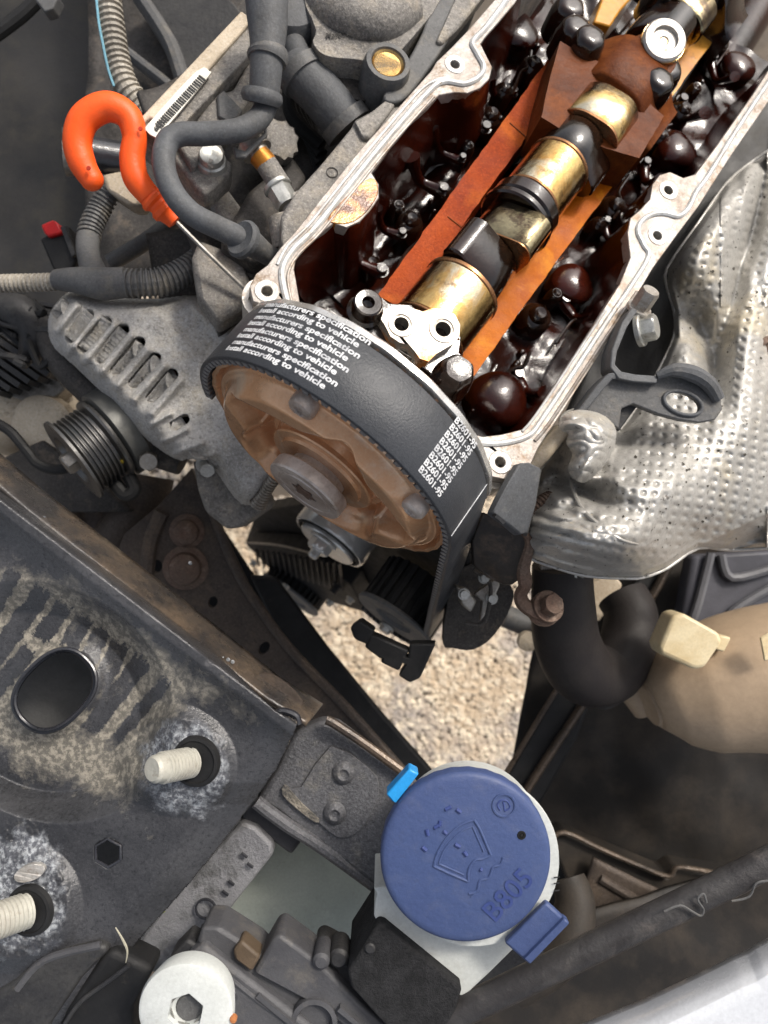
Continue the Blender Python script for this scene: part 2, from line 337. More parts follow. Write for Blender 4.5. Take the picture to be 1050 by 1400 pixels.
def fbm(p, s, o=4): return noise.fractal(Vector(p) * s, 1., 2., o)
_font = {}
def textvf(s, size, bold=.0, align='LEFT', space=1.):
    cu = bpy.data.curves.new('t', 'FONT'); cu.body = s; cu.size = size; cu.offset = bold; cu.align_x = align
    cu.space_character = space; cu.resolution_u = 3; cu.fill_mode = 'FRONT'
    o = bpy.data.objects.new('t', cu); COL.objects.link(o); bpy.context.view_layer.update()
    me = o.to_mesh(); v = [(p.co.x, p.co.y) for p in me.vertices]; f = [tuple(p.vertices) for p in me.polygons]
    o.to_mesh_clear(); bpy.data.objects.remove(o); bpy.data.curves.remove(cu); return v, f

AC, AH = 2.12, -.22        # camshaft axis
# ================================================================ CYLINDER HEAD
head = thing('cylinder_head', 'open aluminium cylinder head with its cover off and dark oily interior', 'cylinder head', E(0, 2.2, -1.6))
def hp(l, h=0): return [H(x, y, h) for x, y in l]
LOUT = [(346, 412), (341, 392), (350, 374), (366, 362), (384, 338), (404, 316), (440, 270), (491, 206), (548, 143), (590, 96), (597, 84), (618, 64), (640, 41), (690, -16)]
LIN = [(716, -16), (704, 4), (681, 31), (664, 50), (657, 60), (664, 74), (673, 92), (669, 108), (657, 120), (640, 127), (622, 126), (600, 130), (560, 170), (534, 202), (508, 236), (518, 252), (518, 270), (506, 288), (492, 303), (474, 311), (456, 305), (426, 328), (405, 352), (402, 368), (412, 425), (398, 428), (372, 420)]
ROUT = [(1062, 118), (1046, 146), (1000, 212), (955, 282), (925, 322), (893, 366), (868, 408), (822, 480), (776, 552), (736, 612), (726, 634), (712, 648), (694, 656), (674, 652), (658, 640), (648, 624), (640, 606)]
RIN = [(640, 592), (660, 597), (686, 594), (714, 587), (727, 577), (760, 525), (802, 459), (848, 387), (862, 352), (860, 336), (858, 318), (862, 298), (876, 286), (889, 272), (892, 252), (902, 239), (916, 235), (934, 243), (951, 238), (980, 199), (1030, 128), (1052, 94)]
RIMH = {'l': [circ(365, 398, 9, 16), circ(622, 88, 8, 16)], 'r': [circ(684, 632, 8, 16), circ(914, 260, 9, 16), circ(899, 322, 9, 16)]}
obj('gasket_rim', polyprism(hp(LOUT + LIN), U * -.22, [hp(h) for h in RIMH['l']]), RIMM, head, bevel=.03)
obj('gasket_rim', polyprism(hp(RIN[::-1] + ROUT[::-1]), U * -.22, [hp(h) for h in RIMH['r']]), RIMM, head, bevel=.03)
# threaded inserts in the rim bosses
for (x, y), h in (((365, 398), 9), ((622, 88), 8), ((684, 632), 8), ((914, 260), 9), ((899, 322), 9)):
    c0 = H(x, y, 0)
    obj('bolt_hole', lathe([(-.5, .13), (-.5, .075), (-.01, .075)] + [(0.0, .085)] + [(.006, .16), (.0, .17), (-.3, .17)], c0 + U * .004, U, 24), ALU, head)
    obj('hole_bottom', lathe([(-.32, 0), (-.3, .08)], c0, U, 16), HOLE, head)
# sealant ridges along the rim
def bead(px, w=.035, h=.012, mat=BEAD):
    p = [H(x, y, .004) for x, y in px]
    obj('sealant_bead', tube(p, w, 8, 5, flat=1.), mat, head)
LB = [(396, 424), (388, 395), (386, 368), (400, 342), (430, 312), (470, 262), (530, 188), (585, 126), (607, 112), (634, 115), (654, 106), (661, 92), (652, 74), (646, 58), (664, 38), (700, -10)]
bead(LB, .05)
bead([(x - 7 if x < 600 else x + 4, y - 6) for x, y in LB[2:9]], .025)
bead([(x + 8, y + 6) for x, y in LB[0:8]], .022, mat=RIMM)
RB = [(646, 606), (686, 606), (722, 596), (742, 572), (790, 500), (836, 430), (862, 392), (886, 352), (880, 336), (872, 318), (876, 304), (890, 294), (908, 292), (926, 296), (940, 286), (952, 262), (968, 240), (1008, 176), (1052, 110)]
bead(RB, .045); bead([(x + 9, y + 7) for x, y in RB[2:7]], .028, mat=RIMM); bead([(x - 8, y - 6) for x, y in RB[2:6]], .022)
# inner walls of the valve gallery
def strip(px, h0, h1, out=0., rows=8, bulge=.0):
    pts = smoothpath([H(x, y, h0) for x, y in px], 3); ctr = E(-4, 2.1, 0)
    def fn(a, b):
        q = a * (len(pts) - 1); i = min(int(q), len(pts) - 2); p = pts[i].lerp(pts[i + 1], q - i)
        d = (ctr - p); d = (d - A * d.dot(A) - U * d.dot(U)).normalized()
        return p + U * (h1 - h0) * b + d * (out * b + .10 * b * fbm(p + U * b * 2, .9))
    return grid(fn, len(pts) * 2, rows)
obj('gallery_wall', strip(LIN[:25], -.02, -1.75, .35), OIL, head)
obj('gallery_wall', strip(RIN[1:], -.02, -1.75, .12), OIL, head)
obj('gallery_wall', strip([(402, 356), (408, 400), (440, 432), (520, 470), (600, 540), (640, 596)], -.3, -1.8, .1), OIL, head)
# oily floor, lumpy and wet
def floor_fn(c0, c1, f0, f1, h, amp, sc, tilt=0.):
    def fn(a, b):
        f = f0 + (f1 - f0) * a; c = c0 + (c1 - c0) * b; p = E(f, c, 0)
        return E(f, c, h + tilt * b + amp * fbm(p, sc, 2) + amp * .25 * fbm(p + Vector((5, 0, 0)), sc * 2.3, 2))
    return grid(fn, 150, 44)
obj('gallery_floor', floor_fn(.0, 1.35, .3, -11, -1.45, .16, 1.1, -.25), OILR, head)
obj('gallery_floor', floor_fn(1.3, 3.1, .3, -11, -1.9, .1, 1.0), OILK, head)
obj('gallery_floor', floor_fn(3.0, 4.3, .3, -11, -1.35, .12, 1.1, .2), OILR, head)
def jit(l, amp, k=6):
    pts = smoothpath([Vector((x, y, 0)) for x, y in l + l[:1]], 1)
    out = []
    for i in range(len(l)):
        a, b = Vector(l[i]), Vector(l[(i + 1) % len(l)]); n = max(1, int((b - a).length / 7)); nn = Vector((-(b - a).y, (b - a).x)).normalized()
        for j in range(n):
            q = a.lerp(b, j / n); q = q + nn * amp * (noise.noise(Vector((q.x / 16, q.y / 16, 3))) + .5 * noise.noise(Vector((q.x / 5, q.y / 5, 3)))) if j else q; out.append((q.x, q.y))
    return out
# varnished ledges either side of the camshaft
obj('cam_ledge', polyprism(hp(jit([(516, 404), (700, 150), (762, 62), (788, 84), (741, 158), (650, 283), (566, 408), (545, 418)], 1.5), -.62), U * -.9), VARN2, head, bevel=.02)
def ledge(px, h, mat, n=34):
    pass
obj('cam_ledge', polyprism(hp(jit([(600, 570), (650, 512), (704, 436), (766, 350), (824, 272), (875, 206), (905, 150), (860, 110), (800, 160), (730, 250), (670, 320), (610, 400), (560, 480), (560, 530)], 1.5), -.66), U * -.8), VARN, head, bevel=.02)
obj('cam_ledge', polyprism(hp(jit([(918, 133), (960, 76), (1018, -8), (972, -12), (940, 44), (912, 92), (898, 120)], 1.5), -.6), U * -.8), YELV, head, bevel=.03)
obj('cam_ledge', polyprism(hp(jit([(812, 30), (826, -12), (872, -12), (850, 12), (834, 36)], 1.5), -.6), U * -.8), YELV, head, bevel=.03)
# fine seam lines across the ledges
for a_, b_ in (((697, 168), (722, 190)), ((612, 296), (640, 318)), ((742, 376), (770, 352))):
    obj('casting_seam', tube([H(*a_, -.615 if a_[0] < 730 else -.715), H(*b_, -.615 if a_[0] < 730 else -.715)], .010, 6, 2), VARN3, head)
# domed oil-covered bosses (spark plug tubes / bolt domes) on the right and left
def dome(x, y, h, r, mat=OIL, flat=.75, name='oily_dome'):
    c0 = H(x, y, h); k = 14
    prof = [(-1.2, r * .98), (-.1, r)] + [(r * flat * math.sin(q), r * math.cos(q)) for q in (math.pi / 2 * i / 10 for i in range(11))]
    return obj(name, lathe(prof, c0, U, 32, lambda q, i: 1 + .05 * math.sin(3 * q + x) + .05 * math.sin(2 * q + y + i * .35)), mat, head)
for x, y, h, r, fl in ((682, 545, -.95, .46, .6), (782, 388, -1.0, .36, .5), (925, 206, -1.0, .38, .5), (1010, 92, -1.0, .34, .5), (706, 42, -1.15, .42, .4), (866, 300, -1.3, .3, .4)):
    dome(x, y, h, r, flat=fl)
# ridge shoulders between domes
for l, h, r in (([(640, 600), (690, 520), (760, 430), (830, 330), (905, 220), (985, 90), (1040, 0)], -1.75, .42), ([(450, 420), (520, 340), (600, 260), (672, 150), (720, 60), (740, -10)], -1.85, .40),
                ([(640, 560), (700, 470), (756, 400), (830, 290), (890, 200), (960, 90)], -1.5, .16)):
    obj('oily_ridge', tube([H(x, y, h) for x, y in l], r, 12, 8), OILR, head)
# small studs and nuts standing in the oil
for x, y, h, r in ((562, 302, -1.0, .10), (672, 158, -1.0, .10), (735, 432, -.9, .12), (842, 282, -1.0, .11), (934, 150, -1.0, .10), (730, 88, -.95, .1), (610, 262, -1.1, .07), (545, 282, -1.1, .06), (820, 305, -1.0, .07), (952, 120, -1, .06), (985, 55, -.95, .1), (640, 200, -1.1, .06), (905, 186, -.95, .08), (508, 360, -1.2, .08), (760, 402, -.95, .06), (690, 122, -1., .08)):
    c0 = H(x, y, h)
    s_ = obj('gallery_nut', lathe([(-.6, r * 2.3), (-.06, r * 2.2), (0, r * 1.9), (.03, r * 1.4), (.05, r * 1.35), (r * .8, r * 1.2), (r * 1.1, r * .8), (r * .95, r * .4), (r * .8, .0)], c0, U, 18), OILK, head)
rg0 = random.Random(21)
for (x0, y0), (x1, y1), n_, h_ in (((650, 560), (1000, 60), 13, -1.05), ((530, 380), (740, 40), 9, -1.1), ((700, 590), (860, 380), 6, -1.1)):
    for k in range(n_):
        t = rg0.random(); x, y = x0 + (x1 - x0) * t + rg0.uniform(-16, 16), y0 + (y1 - y0) * t + rg0.uniform(-12, 12); r = rg0.uniform(.03, .085)
        obj('oil_bead', lathe([(-.3, r * .9)] + [(r * .7 * math.sin(q), r * math.cos(q)) for q in (math.pi / 2 * i / 5 for i in range(6))], H(x, y, h_ + rg0.uniform(-.1, .12)), U, 14), OILK, head)
for l, h, r in (([(655, 560), (668, 538), (700, 505), (716, 500), (724, 482)], -.95, .035), ([(760, 470), (782, 440), (800, 436), (812, 420)], -1.0, .03), ([(596, 330), (606, 300), (626, 282), (640, 262)], -.95, .03), ([(540, 384), (552, 350), (572, 330)], -.95, .03), ([(838, 300), (850, 280), (846, 262), (860, 240)], -.95, .03), ([(700, 130), (712, 100), (722, 92), (726, 70)], -.95, .03), ([(884, 200), (898, 178), (918, 170)], -.95, .03), ([(680, 190), (690, 172), (704, 168)], -1., .03)):
    obj('oil_trickle', tube([H(x, y, h) for x, y in l], r, 8, 6), OILK, head)
for (x0, y0), (x1, y1), r in (((470, 330), (520, 372), .10), ((512, 290), (548, 322), .07), ((560, 220), (604, 262), .09), ((590, 180), (630, 220), .06), ((618, 140), (662, 178), .09), ((668, 110), (700, 130), .07), ((812, 440), (770, 412), .10), ((852, 330), (826, 306), .07), ((900, 250), (880, 226), .08), ((960, 160), (930, 140), .09), ((1000, 110), (972, 84), .07), ((742, 540), (706, 514), .09)):
    p0, p1 = H(x0, y0, -.75), H(x1, y1, -1.12)
    obj('casting_web', tube([p0 + U * .1, p0.lerp(p1, .35) - U * .18, p0.lerp(p1, .7) - U * .12, p1], [r * 1.6, r, r, r * 1.5], 12, 5, flat=.8), OIL, head)
    obj('web_nut', hexbolt(p1 + U * .02, U, r * .95, .09, 1.4, .04), OILK, head, ang=30)
# golden stained lobe on the left inner wall
obj('stained_boss', plate([(448, 300), (470, 272), (500, 246), (514, 246), (517, 264), (504, 286), (488, 300), (470, 306)], lambda x, y: H(x, y, .012), U * -.6, smoothk=3), M('amber_stain', (.34, .13, .02), .25, .2, (.07, .02, .008), 2.4, vlo=.45, vhi=.55, bump=.5, bs=5, coat=.8, dirt=(.52, .30, .08), ds=2.2, dlo=.5, dhi=.6), head, bevel=.05)
# side wall outside of the head below the rim
obj('outer_wall', grid(lambda a, b: E(.25 - 11 * a, -.12 + .05 * fbm(E(-11 * a, 0, b), .8), -.15 - 2.2 * b), 60, 8), CAST, head)
obj('outer_wall', grid(lambda a, b: E(.25 - 11 * a, 4.06, -.15 - 2.6 * b), 60, 8), CASTD, head)
obj('front_face', grid(lambda a, b: E(.28, -.1 + 4.15 * a, -.25 - 3. * b), 30, 10), CASTD, head)
# front bosses below the rim
for x, y in ((365, 398), (684, 632)):
    obj('front_boss', lathe([(-1.5, .22), (-.9, .3), (-.21, .33)], H(x, y, 0), U, 24), ALU, head)
# ================================================================ CAMSHAFT
AX = E(0, AC, AH)
camsh = thing('camshaft', 'camshaft with straw coloured journals and oil covered lobes in the open head', 'camshaft', E(-1, AC, -.9))
def cyl(name, f0, f1, r, mat, ch=.03, n=56, parent=camsh):
    d = 1 if f1 > f0 else -1
    return obj(name, lathe([(f0, r * .5), (f0, r - ch), (f0 + d * ch, r), (f1 - d * ch, r), (f1, r - ch), (f1, r * .5)], AX, A, n), mat, parent)
def lobe(f0, f1, rb, rn, lift, ang, mat, name='lobe', ch=.03):
    """egg outline: base radius rb, nose radius rn at distance lift, ang from U towards C"""
    nd = math.cos(ang), math.sin(ang)
    pts = []
    al = math.acos((rb - rn) / lift)
    for i in range(33):
        t = al + (2 * math.pi - 2 * al) * i / 32; pts.append((rb * math.cos(t), rb * math.sin(t)))
    for i in range(17):
        t = -al + 2 * al * i / 16; pts.append((lift + rn * math.cos(t), rn * math.sin(t)))
    def P3(f, k):
        o = []
        for x, y in pts:
            uu = (x * nd[0] - y * nd[1]) * k; cc = (x * nd[1] + y * nd[0]) * k
            o.append(AX + A * f + U * uu + C * cc)
        return o
    d = 1 if f1 > f0 else -1
    return obj(name, loft([P3(f0, .95), P3(f0 + d * ch, 1), P3(f1 - d * ch, 1), P3(f1, .95)]), mat, camsh, ang=40)
cyl('shaft_core', .6, -11, .36, OILK)
cyl('journal', -1.02, -1.92, .60, GOLD)
lobe(-2.0, -2.72, .50, .22, .50, R_(-38), OILK)
cyl('journal_edge', -.99, -1.03, .615, EDGE, .01)
cyl('journal_edge', -1.9, -1.97, .615, EDGE, .01)
lobe(-2.76, -3.42, .46, .22, .52, R_(38), OLIVE, ch=.04)
lobe(-2.73, -2.76, .48, .23, .52, R_(38), EDGE, ch=.005)
cyl('shaft_collar', -3.45, -3.58, .60, OILK)
cyl('shaft_collar', -3.62, -3.86, .57, OILK)
cyl('journal', -3.92, -4.82, .51, GOLD)
cyl('journal_edge', -3.89, -3.94, .525, EDGE, .01)
cyl('journal_edge', -4.80, -4.86, .525, EDGE, .01)
lobe(-4.88, -5.5, .47, .22, .48, R_(100), OILK)
lobe(-5.56, -6.30, .52, .34, .32, R_(48), GOLD, ch=.04)
lobe(-5.52, -5.57, .53, .35, .32, R_(48), EDGE, ch=.005)
cyl('shaft_collar', -6.3, -7.6, .38, OILK)
lobe(-7.9, -8.6, .50, .32, .30, R_(20), OILK)
lobe(-8.7, -9.3, .5, .32, .3, R_(60), OLIVE)
cyl('journal', -9.4, -10.4, .5, OILK)
# lifter buckets under the lobes
for f, c, h in ((-2.3, 2.62, -.78), (-3.1, 2.5, -.95), (-5.2, 2.66, -.8), (-8.3, 2.6, -.8)):
    obj_ = single('valve_lifter', lathe([(-.7, .36), (0, .36), (.03, .33), (.03, .28), (.0, .27), (.0, .18), (.03, .17), (.03, .12), (.0, .11), (.0, 0)], E(f, c, h), U, 36), STEEL,
           {-2.3: 'ringed bright valve lifter right of the frontmost camshaft lobe', -3.1: 'valve lifter half hidden under the olive lobe facet', -5.2: 'bright valve lifter beside the oiled lobe behind the middle straw journal', -8.3: 'valve lifter beneath the rearmost oily lobe'}[f], 'valve lifter', 'valve lifters under the camshaft lobes', base=E(f, c, h - .7))

# ================================================================ BEARING CAPS
cap = thing('bearing_cap', 'front camshaft bearing cap with two black oily bolts and a bright figure eight pad', 'bearing cap', E(-.4, 2.2, -.75))
pad = [(527, 446), (521, 436), (525, 424), (536, 418), (552, 417), (566, 422), (578, 426), (592, 421), (608, 422), (622, 430), (629, 444), (628, 460), (620, 470), (606, 478), (596, 484), (586, 494), (574, 490), (567, 480), (560, 472), (546, 468), (534, 460)]
holes = [circ(549, 443, 11, 20), circ(606, 450, 12, 20)]
obj('cap_body', polyprism([H(x, y, .22) for x, y in [(478, 418), (486, 402), (500, 394), (516, 402), (530, 414), (560, 416), (612, 420), (632, 440), (630, 470), (628, 482), (640, 492), (644, 508), (636, 532), (616, 546), (598, 534), (588, 510), (566, 492), (540, 476), (520, 464), (496, 452), (482, 440)]], U * -.9), OILK, cap, bevel=.06, seg=3)
obj('cap_pad', polyprism([H(x, y, .42) for x, y in pad], U * -.4, [[H(x, y, .42) for x, y in h] for h in holes]), M('pad_aluminium', (.26, .24, .21), .3, .6, (.52, .45, .38), 1.4, bump=.25, coat=.3, dirt=(.50, .17, .02), ds=1.1, dlo=.48, dhi=.56), cap, bevel=.03)
for x, y, r in ((549, 443, .13), (606, 450, .14)):
    obj('pad_ring', lathe([(0, r * 1.05), (.012, r * 1.08), (.012, r * 1.4), (0, r * 1.45), (-.05, r * 1.4), (-.05, r * 1.05)], H(x, y, .425), U, 32), ALU, cap)
    obj('hole_sleeve', lathe([(0, r * 1.0), (0, r * .8), (-.4, r * .8), (-.4, r * 1.0)], H(x, y, .42), U, 24, ring=True), STEELD, cap)
    obj('hole_bottom', lathe([(-.3, 0), (-.28, r)], H(x, y, .42), U, 20), STEELD, cap)
# thin raised margin of the pad round the two holes and the spur
def capbolt(x, y, h, r, par, name='cap_bolt', hh=.3, hexr=.72, rec=False):
    c0 = H(x, y, h)
    if not rec:
        return obj(name, lathe([(-.45, r * 1.12), (-.05, r * 1.12), (.0, r * 1.05), (hh * .25, r), (hh * .5, r * .96), (hh * .8, r * .86), (hh, r * .66), (hh * 1.03, r * .3), (hh * 1.03, 0)], c0, U, 30, lambda q, i: 1 + (.035 * math.cos(6 * q) if 3 <= i <= 6 else 0)), OILK, par)
    return obj(name, lathe([(-.45, r * 1.05), (-.05, r * 1.08), (.0, r), (hh * .3, r), (hh * .42, r * .84), (hh * .95, r * .78), (hh, r * .7), (hh * .98, r * .35), (hh * .72, r * .3), (hh * .6, 0)], c0, U, 30), OILK, par)
capbolt(497, 430, .22, .25, cap, hh=.36, rec=True); capbolt(617, 518, .22, .27, cap, hh=.36)
cap2 = thing('bearing_cap', 'rear wide bearing cap of matt brown metal crossing over the camshaft', 'bearing cap', E(-6.6, 2.2, -.75))
def capfn(f0, f1):
    pr = []
    for i in range(49):
        t = i / 48; c = 1.15 + 2.0 * t
        h = -.36 + .64 * math.exp(-((c - 2.15) / .72) ** 4) + .0 * (math.exp(-((c - 1.15) / .25) ** 4) + math.exp(-((c - 3.25) / .25) ** 4))
        pr.append((c, h))
    rings = []
    for f, s in ((f0, -.05), (f0 - .05, 0), (f1 + .05, 0), (f1, -.05)):
        rings.append([E(f, c, h + s) for c, h in pr] + [E(f, c, -.9) for c, h in pr[::-1]])
    return loft(rings)
obj('cap_body', polyprism([H(x, y, .10) for x, y in jit([(766, 56), (790, 70), (814, 82), (840, 98), (872, 128), (908, 158), (892, 186), (874, 216), (852, 210), (806, 196), (770, 178), (740, 160), (752, 106)], 1.2)], U * -.9), VARN3, cap2, bevel=.05, seg=3)
obj('cap_saddle', lathe([(-.6, .62), (-.1, .50), (.02, .44), (.08, .40), (.10, .3)], E(-7.45, 2.25, .12), (U + A * .12).normalized(), 40), VARN3, cap2)
obj('cap_bridge', capfn(-6.42, -7.5), VARN3, cap2, ang=50)
obj('oil_port', lathe([(-.1, .36), (.10, .36), (.14, .33), (.14, .22), (.08, .20), (.08, .08), (.05, .05), (.02, 0)], E(-7.65, 2.25, .28), (U + A * .25).normalized(), 40), ALU, cap2)
obj('port_sleeve', lathe([(-.6, .4), (-.05, .38), (.06, .37)], E(-7.65, 2.25, .28), (U + A * .25).normalized(), 40), GOLD, cap2)
for x, y, h in ((784, 46, .0), (803, 60, .14), (897, 118, .1), (908, 102, -.02), (776, 18, -.1)):
    capbolt(x, y, h, .26, cap2, hh=.2)
cap3 = thing('bearing_cap', 'oil covered bearing cap at the far end of the camshaft by the top edge', 'bearing cap', E(-10, 2.2, -.75))
obj('cap_body', capfn(-9.6, -10.4), OILK, cap3, ang=50)
capbolt(905, -6, .1, .25, cap3)

# ================================================================ TIMING BELT
RB_ = 2.05; BC, BH = AC, AH
def axis_poly():
    """belt centre-line in (c,h): outside surface"""
    cr = CCR
    pts = []
    return pts
f_lo, f_hi = .69, 1.55
q = F(548, 832, 1.15); q = q - O; CR_C, CR_H = q.dot(C), q.dot(U); CR_R = .80    # lower sprocket
q = F(600, 872, 1.55) - O; TGT = (q.dot(C), q.dot(U))
def tang(c1, h1, r1, c2, h2, r2, side):
    """outer tangent contact angles; side=+1 right of travel"""
    dx, dy = c2 - c1, h2 - h1; L = math.hypot(dx, dy); th = math.atan2(dy, dx); al = math.acos((r1 - r2) / L)
    return th + side * al
t1 = tang(BC, BH, RB_, CR_C, CR_H, CR_R + .1, 1)
belt_px = []
a0 = R_(197)
arc = []
n_arc = 90
for i in range(n_arc + 1):
    t = a0 + (t1 - a0) * i / n_arc if t1 < a0 else a0
    arc.append((BC + RB_ * math.cos(t), BH + RB_ * math.sin(t), math.cos(t), math.sin(t)))
r2 = CR_R + .1
lowp = (CR_C + r2 * math.cos(t1), CR_H + r2 * math.sin(t1))
p0 = arc[-1]
strand = [(p0[0] + (lowp[0] - p0[0]) * i / 24, p0[1] + (lowp[1] - p0[1]) * i / 24, math.cos(t1), math.sin(t1)) for i in range(1, 25)]
arc2 = [(CR_C + r2 * math.cos(t), CR_H + r2 * math.sin(t), math.cos(t), math.sin(t)) for t in (t1 - R_(150) * i / 24 for i in range(1, 25))]
# return run to the idler and the lower left pulley
q = F(452, 738, 1.) - O; ID_C, ID_H = q.dot(C), q.dot(U)
q = F(395, 775, 1.) - O; LL_C, LL_H = q.dot(C), q.dot(U)
loop = arc + strand + arc2
ls = [0.]
for i in range(1, len(loop)): ls.append(ls[-1] + math.hypot(loop[i][0] - loop[i - 1][0], loop[i][1] - loop[i - 1][1]))
def beltpt(s, f, off=0.):
    i = 0
    lo, hi = 0, len(ls) - 2
    while lo < hi:
        m = (lo + hi + 1) // 2
        if ls[m] <= s: lo = m
        else: hi = m - 1
    t = min(1, max(0, (s - ls[lo]) / max(1e-9, ls[lo + 1] - ls[lo])))
    a, b = loop[lo], loop[lo + 1]; c, h, nc, nh = (a[k] + (b[k] - a[k]) * t for k in range(4))
    return E(f, c + nc * off, h + nh * off), C * nc + U * nh
belt = thing('timing_belt', 'new black toothed timing belt with white printed lettering round the camshaft sprocket', 'timing belt', E(1.1, CR_C, CR_H - 1))
TH = .055
rings = []
for i, (c, h, nc, nh) in enumerate(loop):
    rings.append([E(f, c + nc * o, h + nh * o) for f, o in ((f_lo, -TH), (f_lo, -.012), (f_lo + .012, 0), (f_hi - .012, 0), (f_hi, -.012), (f_hi, -TH))])
obj('belt_band', loft(rings), BELT, belt, ang=50)
# teeth: one shared mesh
npitch = .138; tot = ls[-1]
tp = None
for k in range(int(tot / npitch)):
    s = (k + .5) * npitch; p, nrm = beltpt(s, 0, -TH); p2, _ = beltpt(min(tot, s + .02), 0, -TH); tg = (p2 - p).normalized()
    c0 = p + A * (f_lo + f_hi) / 2 - nrm * .035
    if tp is None:
        vf = loft([[Vector((x, y, z)) for x, z in ((-.048, .04), (-.036, -.045), (.036, -.045), (.048, .04))] for y in (-.434, .434)])
        tp = obj('tooth', vf, BELTD, None, base=(0, 0, 0)); tp.parent = belt; t_ = tp
    else:
        t_ = tp.copy(); COL.objects.link(t_); t_.parent = belt
    from mathutils import Matrix
    m3 = Matrix((tg, A, nrm)).transposed(); 
    t_.matrix_basis = Matrix.Translation((c0 - WL[belt.name]) * S) @ m3.to_4x4()
# printing: text wrapped on the outer surface (s along belt, f across)
def find_s(x, y, f):
    best = min(range(0, 1200), key=lambda i: (lambda p: (lambda k: (525 + 100 * p.x * k - x) ** 2 + (700 - 100 * p.y * k - y) ** 2)(D / (D - p.z)))(beltpt(tot * i / 1200, f)[0]))
    return tot * best / 1200
def prt(text, s0, f0, size, bold=.004, width=None):
    v, fc = textvf(text, size, bold)
    mx = max(p[0] for p in v); k = (width / mx) if width else 1
    V = [beltpt(s0 + x * k, f0 + .0 - y, .0035)[0] for x, y in v]
    o = obj('print_line', (V, fc), PRINT, belt, smooth=False); return o
sL = find_s(281, 474, f_hi - .07) + .42; 
for i in range(8):
    t = 'Install according to vehicle' if i % 2 == 0 else 'manufacturers specification'
    f0 = f_hi - .035 - i * .1075 - (.0 if i % 2 == 0 else -.004)
    if f0 < f_lo + .03: continue
    prt(t, sL + (.0 if i % 2 == 0 else .03) , f0 - .075, .108, .0032, 1.64 if i % 2 == 0 else 1.70)
sR = find_s(566, 650, f_hi - .08)
for i in range(8):
    f0 = f_hi - .10 - i * .108
    prt('B2601-95', sR - .02, f0, .118, .003, .50)
obj('join_line', tube([beltpt(find_s(630, 730, f_hi), f, .004)[0] for f in (f_hi - .01, 1.2, .9, f_lo + .01)], .006, 5, 2), PRINT, belt)

# ================================================================ CAM SPROCKET
spr = thing('camshaft_sprocket', 'copper stained camshaft sprocket with a dished wavy face and big centre bolt', 'sprocket', E(1.1, AC, AH - 2))
SF = 1.50
def sm(x, a, c):
    t = max(0, min(1, (x - a) / (c - a))); return t * t * (3 - 2 * t)
def hgt(r, t):
    b = 1.24 + .17 * math.sin(5 * t + .4) + .05 * math.sin(9 * t + 1)
    outer = .02 - .12 * sm(r, 1.74, 1.84)
    ridge = .24 * (sm(r, b - .02, b + .15) - sm(r, 1.50, 1.70))
    dish = -.26 * (1 - sm(r, b - .10, b))
    step = .10 * (1 - sm(r, 1.02, 1.06)) + .06 * (1 - sm(r, .92, .95)) + .10 * (1 - sm(r, .80, .83)) + .05 * (1 - sm(r, .5, 1.25))
    return outer + ridge + dish + step - .04 + .012 * noise.noise(Vector((r * 2, t * 2, 0)))
def sp(a, b):
    t = 2 * math.pi * b; r = .35 + a * 1.50
    return E(SF + hgt(r, t), AC + r * math.cos(t), AH + r * math.sin(t))
obj('face_plate', grid(sp, 90, 240), COPP, spr, ang=60)
obj('toothed_rim', lathe([(f_lo, 1.6), (f_lo, 1.90), (SF - .12, 1.90), (SF - .06, 1.85), (SF - .14, 1.78), (f_lo, 1.7)], E(0, AC, AH), A, 180, lambda q, i: 1 + (.018 * (1 if math.sin(50 * q) > 0 else -1) if i in (1, 2) else 0)), COPP, spr, ang=30)
obj('rim_lip', lathe([(SF - .14, 1.78), (SF - .08, 1.885), (SF - .02, 1.895), (SF - .02, 1.84), (SF - .10, 1.80)], E(0, AC, AH), A, 96, lambda q, i: 1 + .006 * math.sin(31 * q)), COPP, spr)
obj('rear_flange', lathe([(f_lo - .16, 1.2), (f_lo - .16, RB_ - .03), (f_lo - .14, RB_ - .01), (f_lo - .07, RB_ - .01), (f_lo - .05, RB_ - .04), (f_lo - .05, 1.2)], E(0, AC, AH), A, 120, lambda q, i: 1 + .004 * math.sin(23 * q)), STEEL, spr)
def sptorx(c, h, f, r, mat, name):
    p = E(f, c, h)
    b_ = obj(name, lathe([(-.15, r), (.0, r), (.045, r * .93), (.07, r * .75), (.075, r * .42), (.045, r * .34), (.045, 0)], p, A, 32, lambda q, i: 1 + (.22 * math.cos(6 * q) if i in (4, 5) else 0)), mat, spr)
def ont(x, y, f):
    q = F(x, y, f) - O; return q.dot(C), q.dot(U)
for x, y, f, r in ((411, 560, SF + .13, .19), (563, 697, SF + .13, .19), (532, 736, SF + .06, .16)): sptorx(*ont(x, y, f), f - .03, r * .92, HUBM, 'rivet_screw')
obj('face_hole', lathe([(0, .13), (.012, .12), (.012, 0)], F(345, 564, SF - .12), A, 20, lambda q, i: 1 + .25 * math.cos(2 * q)), HOLE, spr)
obj('centre_bolt', lathe([(SF + .1, .40), (SF + .26, .42), (SF + .27, .55), (SF + .29, .565), (SF + .45, .565), (SF + .475, .55), (SF + .475, .43), (SF + .46, .42), (SF + .46, .38), (SF + .475, .37), (SF + .475, .18), (SF + .38, .16), (SF + .38, 0)], E(0, AC, AH), A, 90, lambda q, i: 1 + (.18 * math.cos(6 * q) if i in (10, 11) else 0)), HUBM, spr, ang=30)
obj('socket_shade', lathe([(SF + .474, .150), (SF + .479, .145), (SF + .479, 0)], E(0, AC, AH), A, 60, lambda q, i: 1 + .2 * math.cos(6 * q)), RUST_AND_SHADE, spr)  # dark star disc paints the shade of the bolt recess
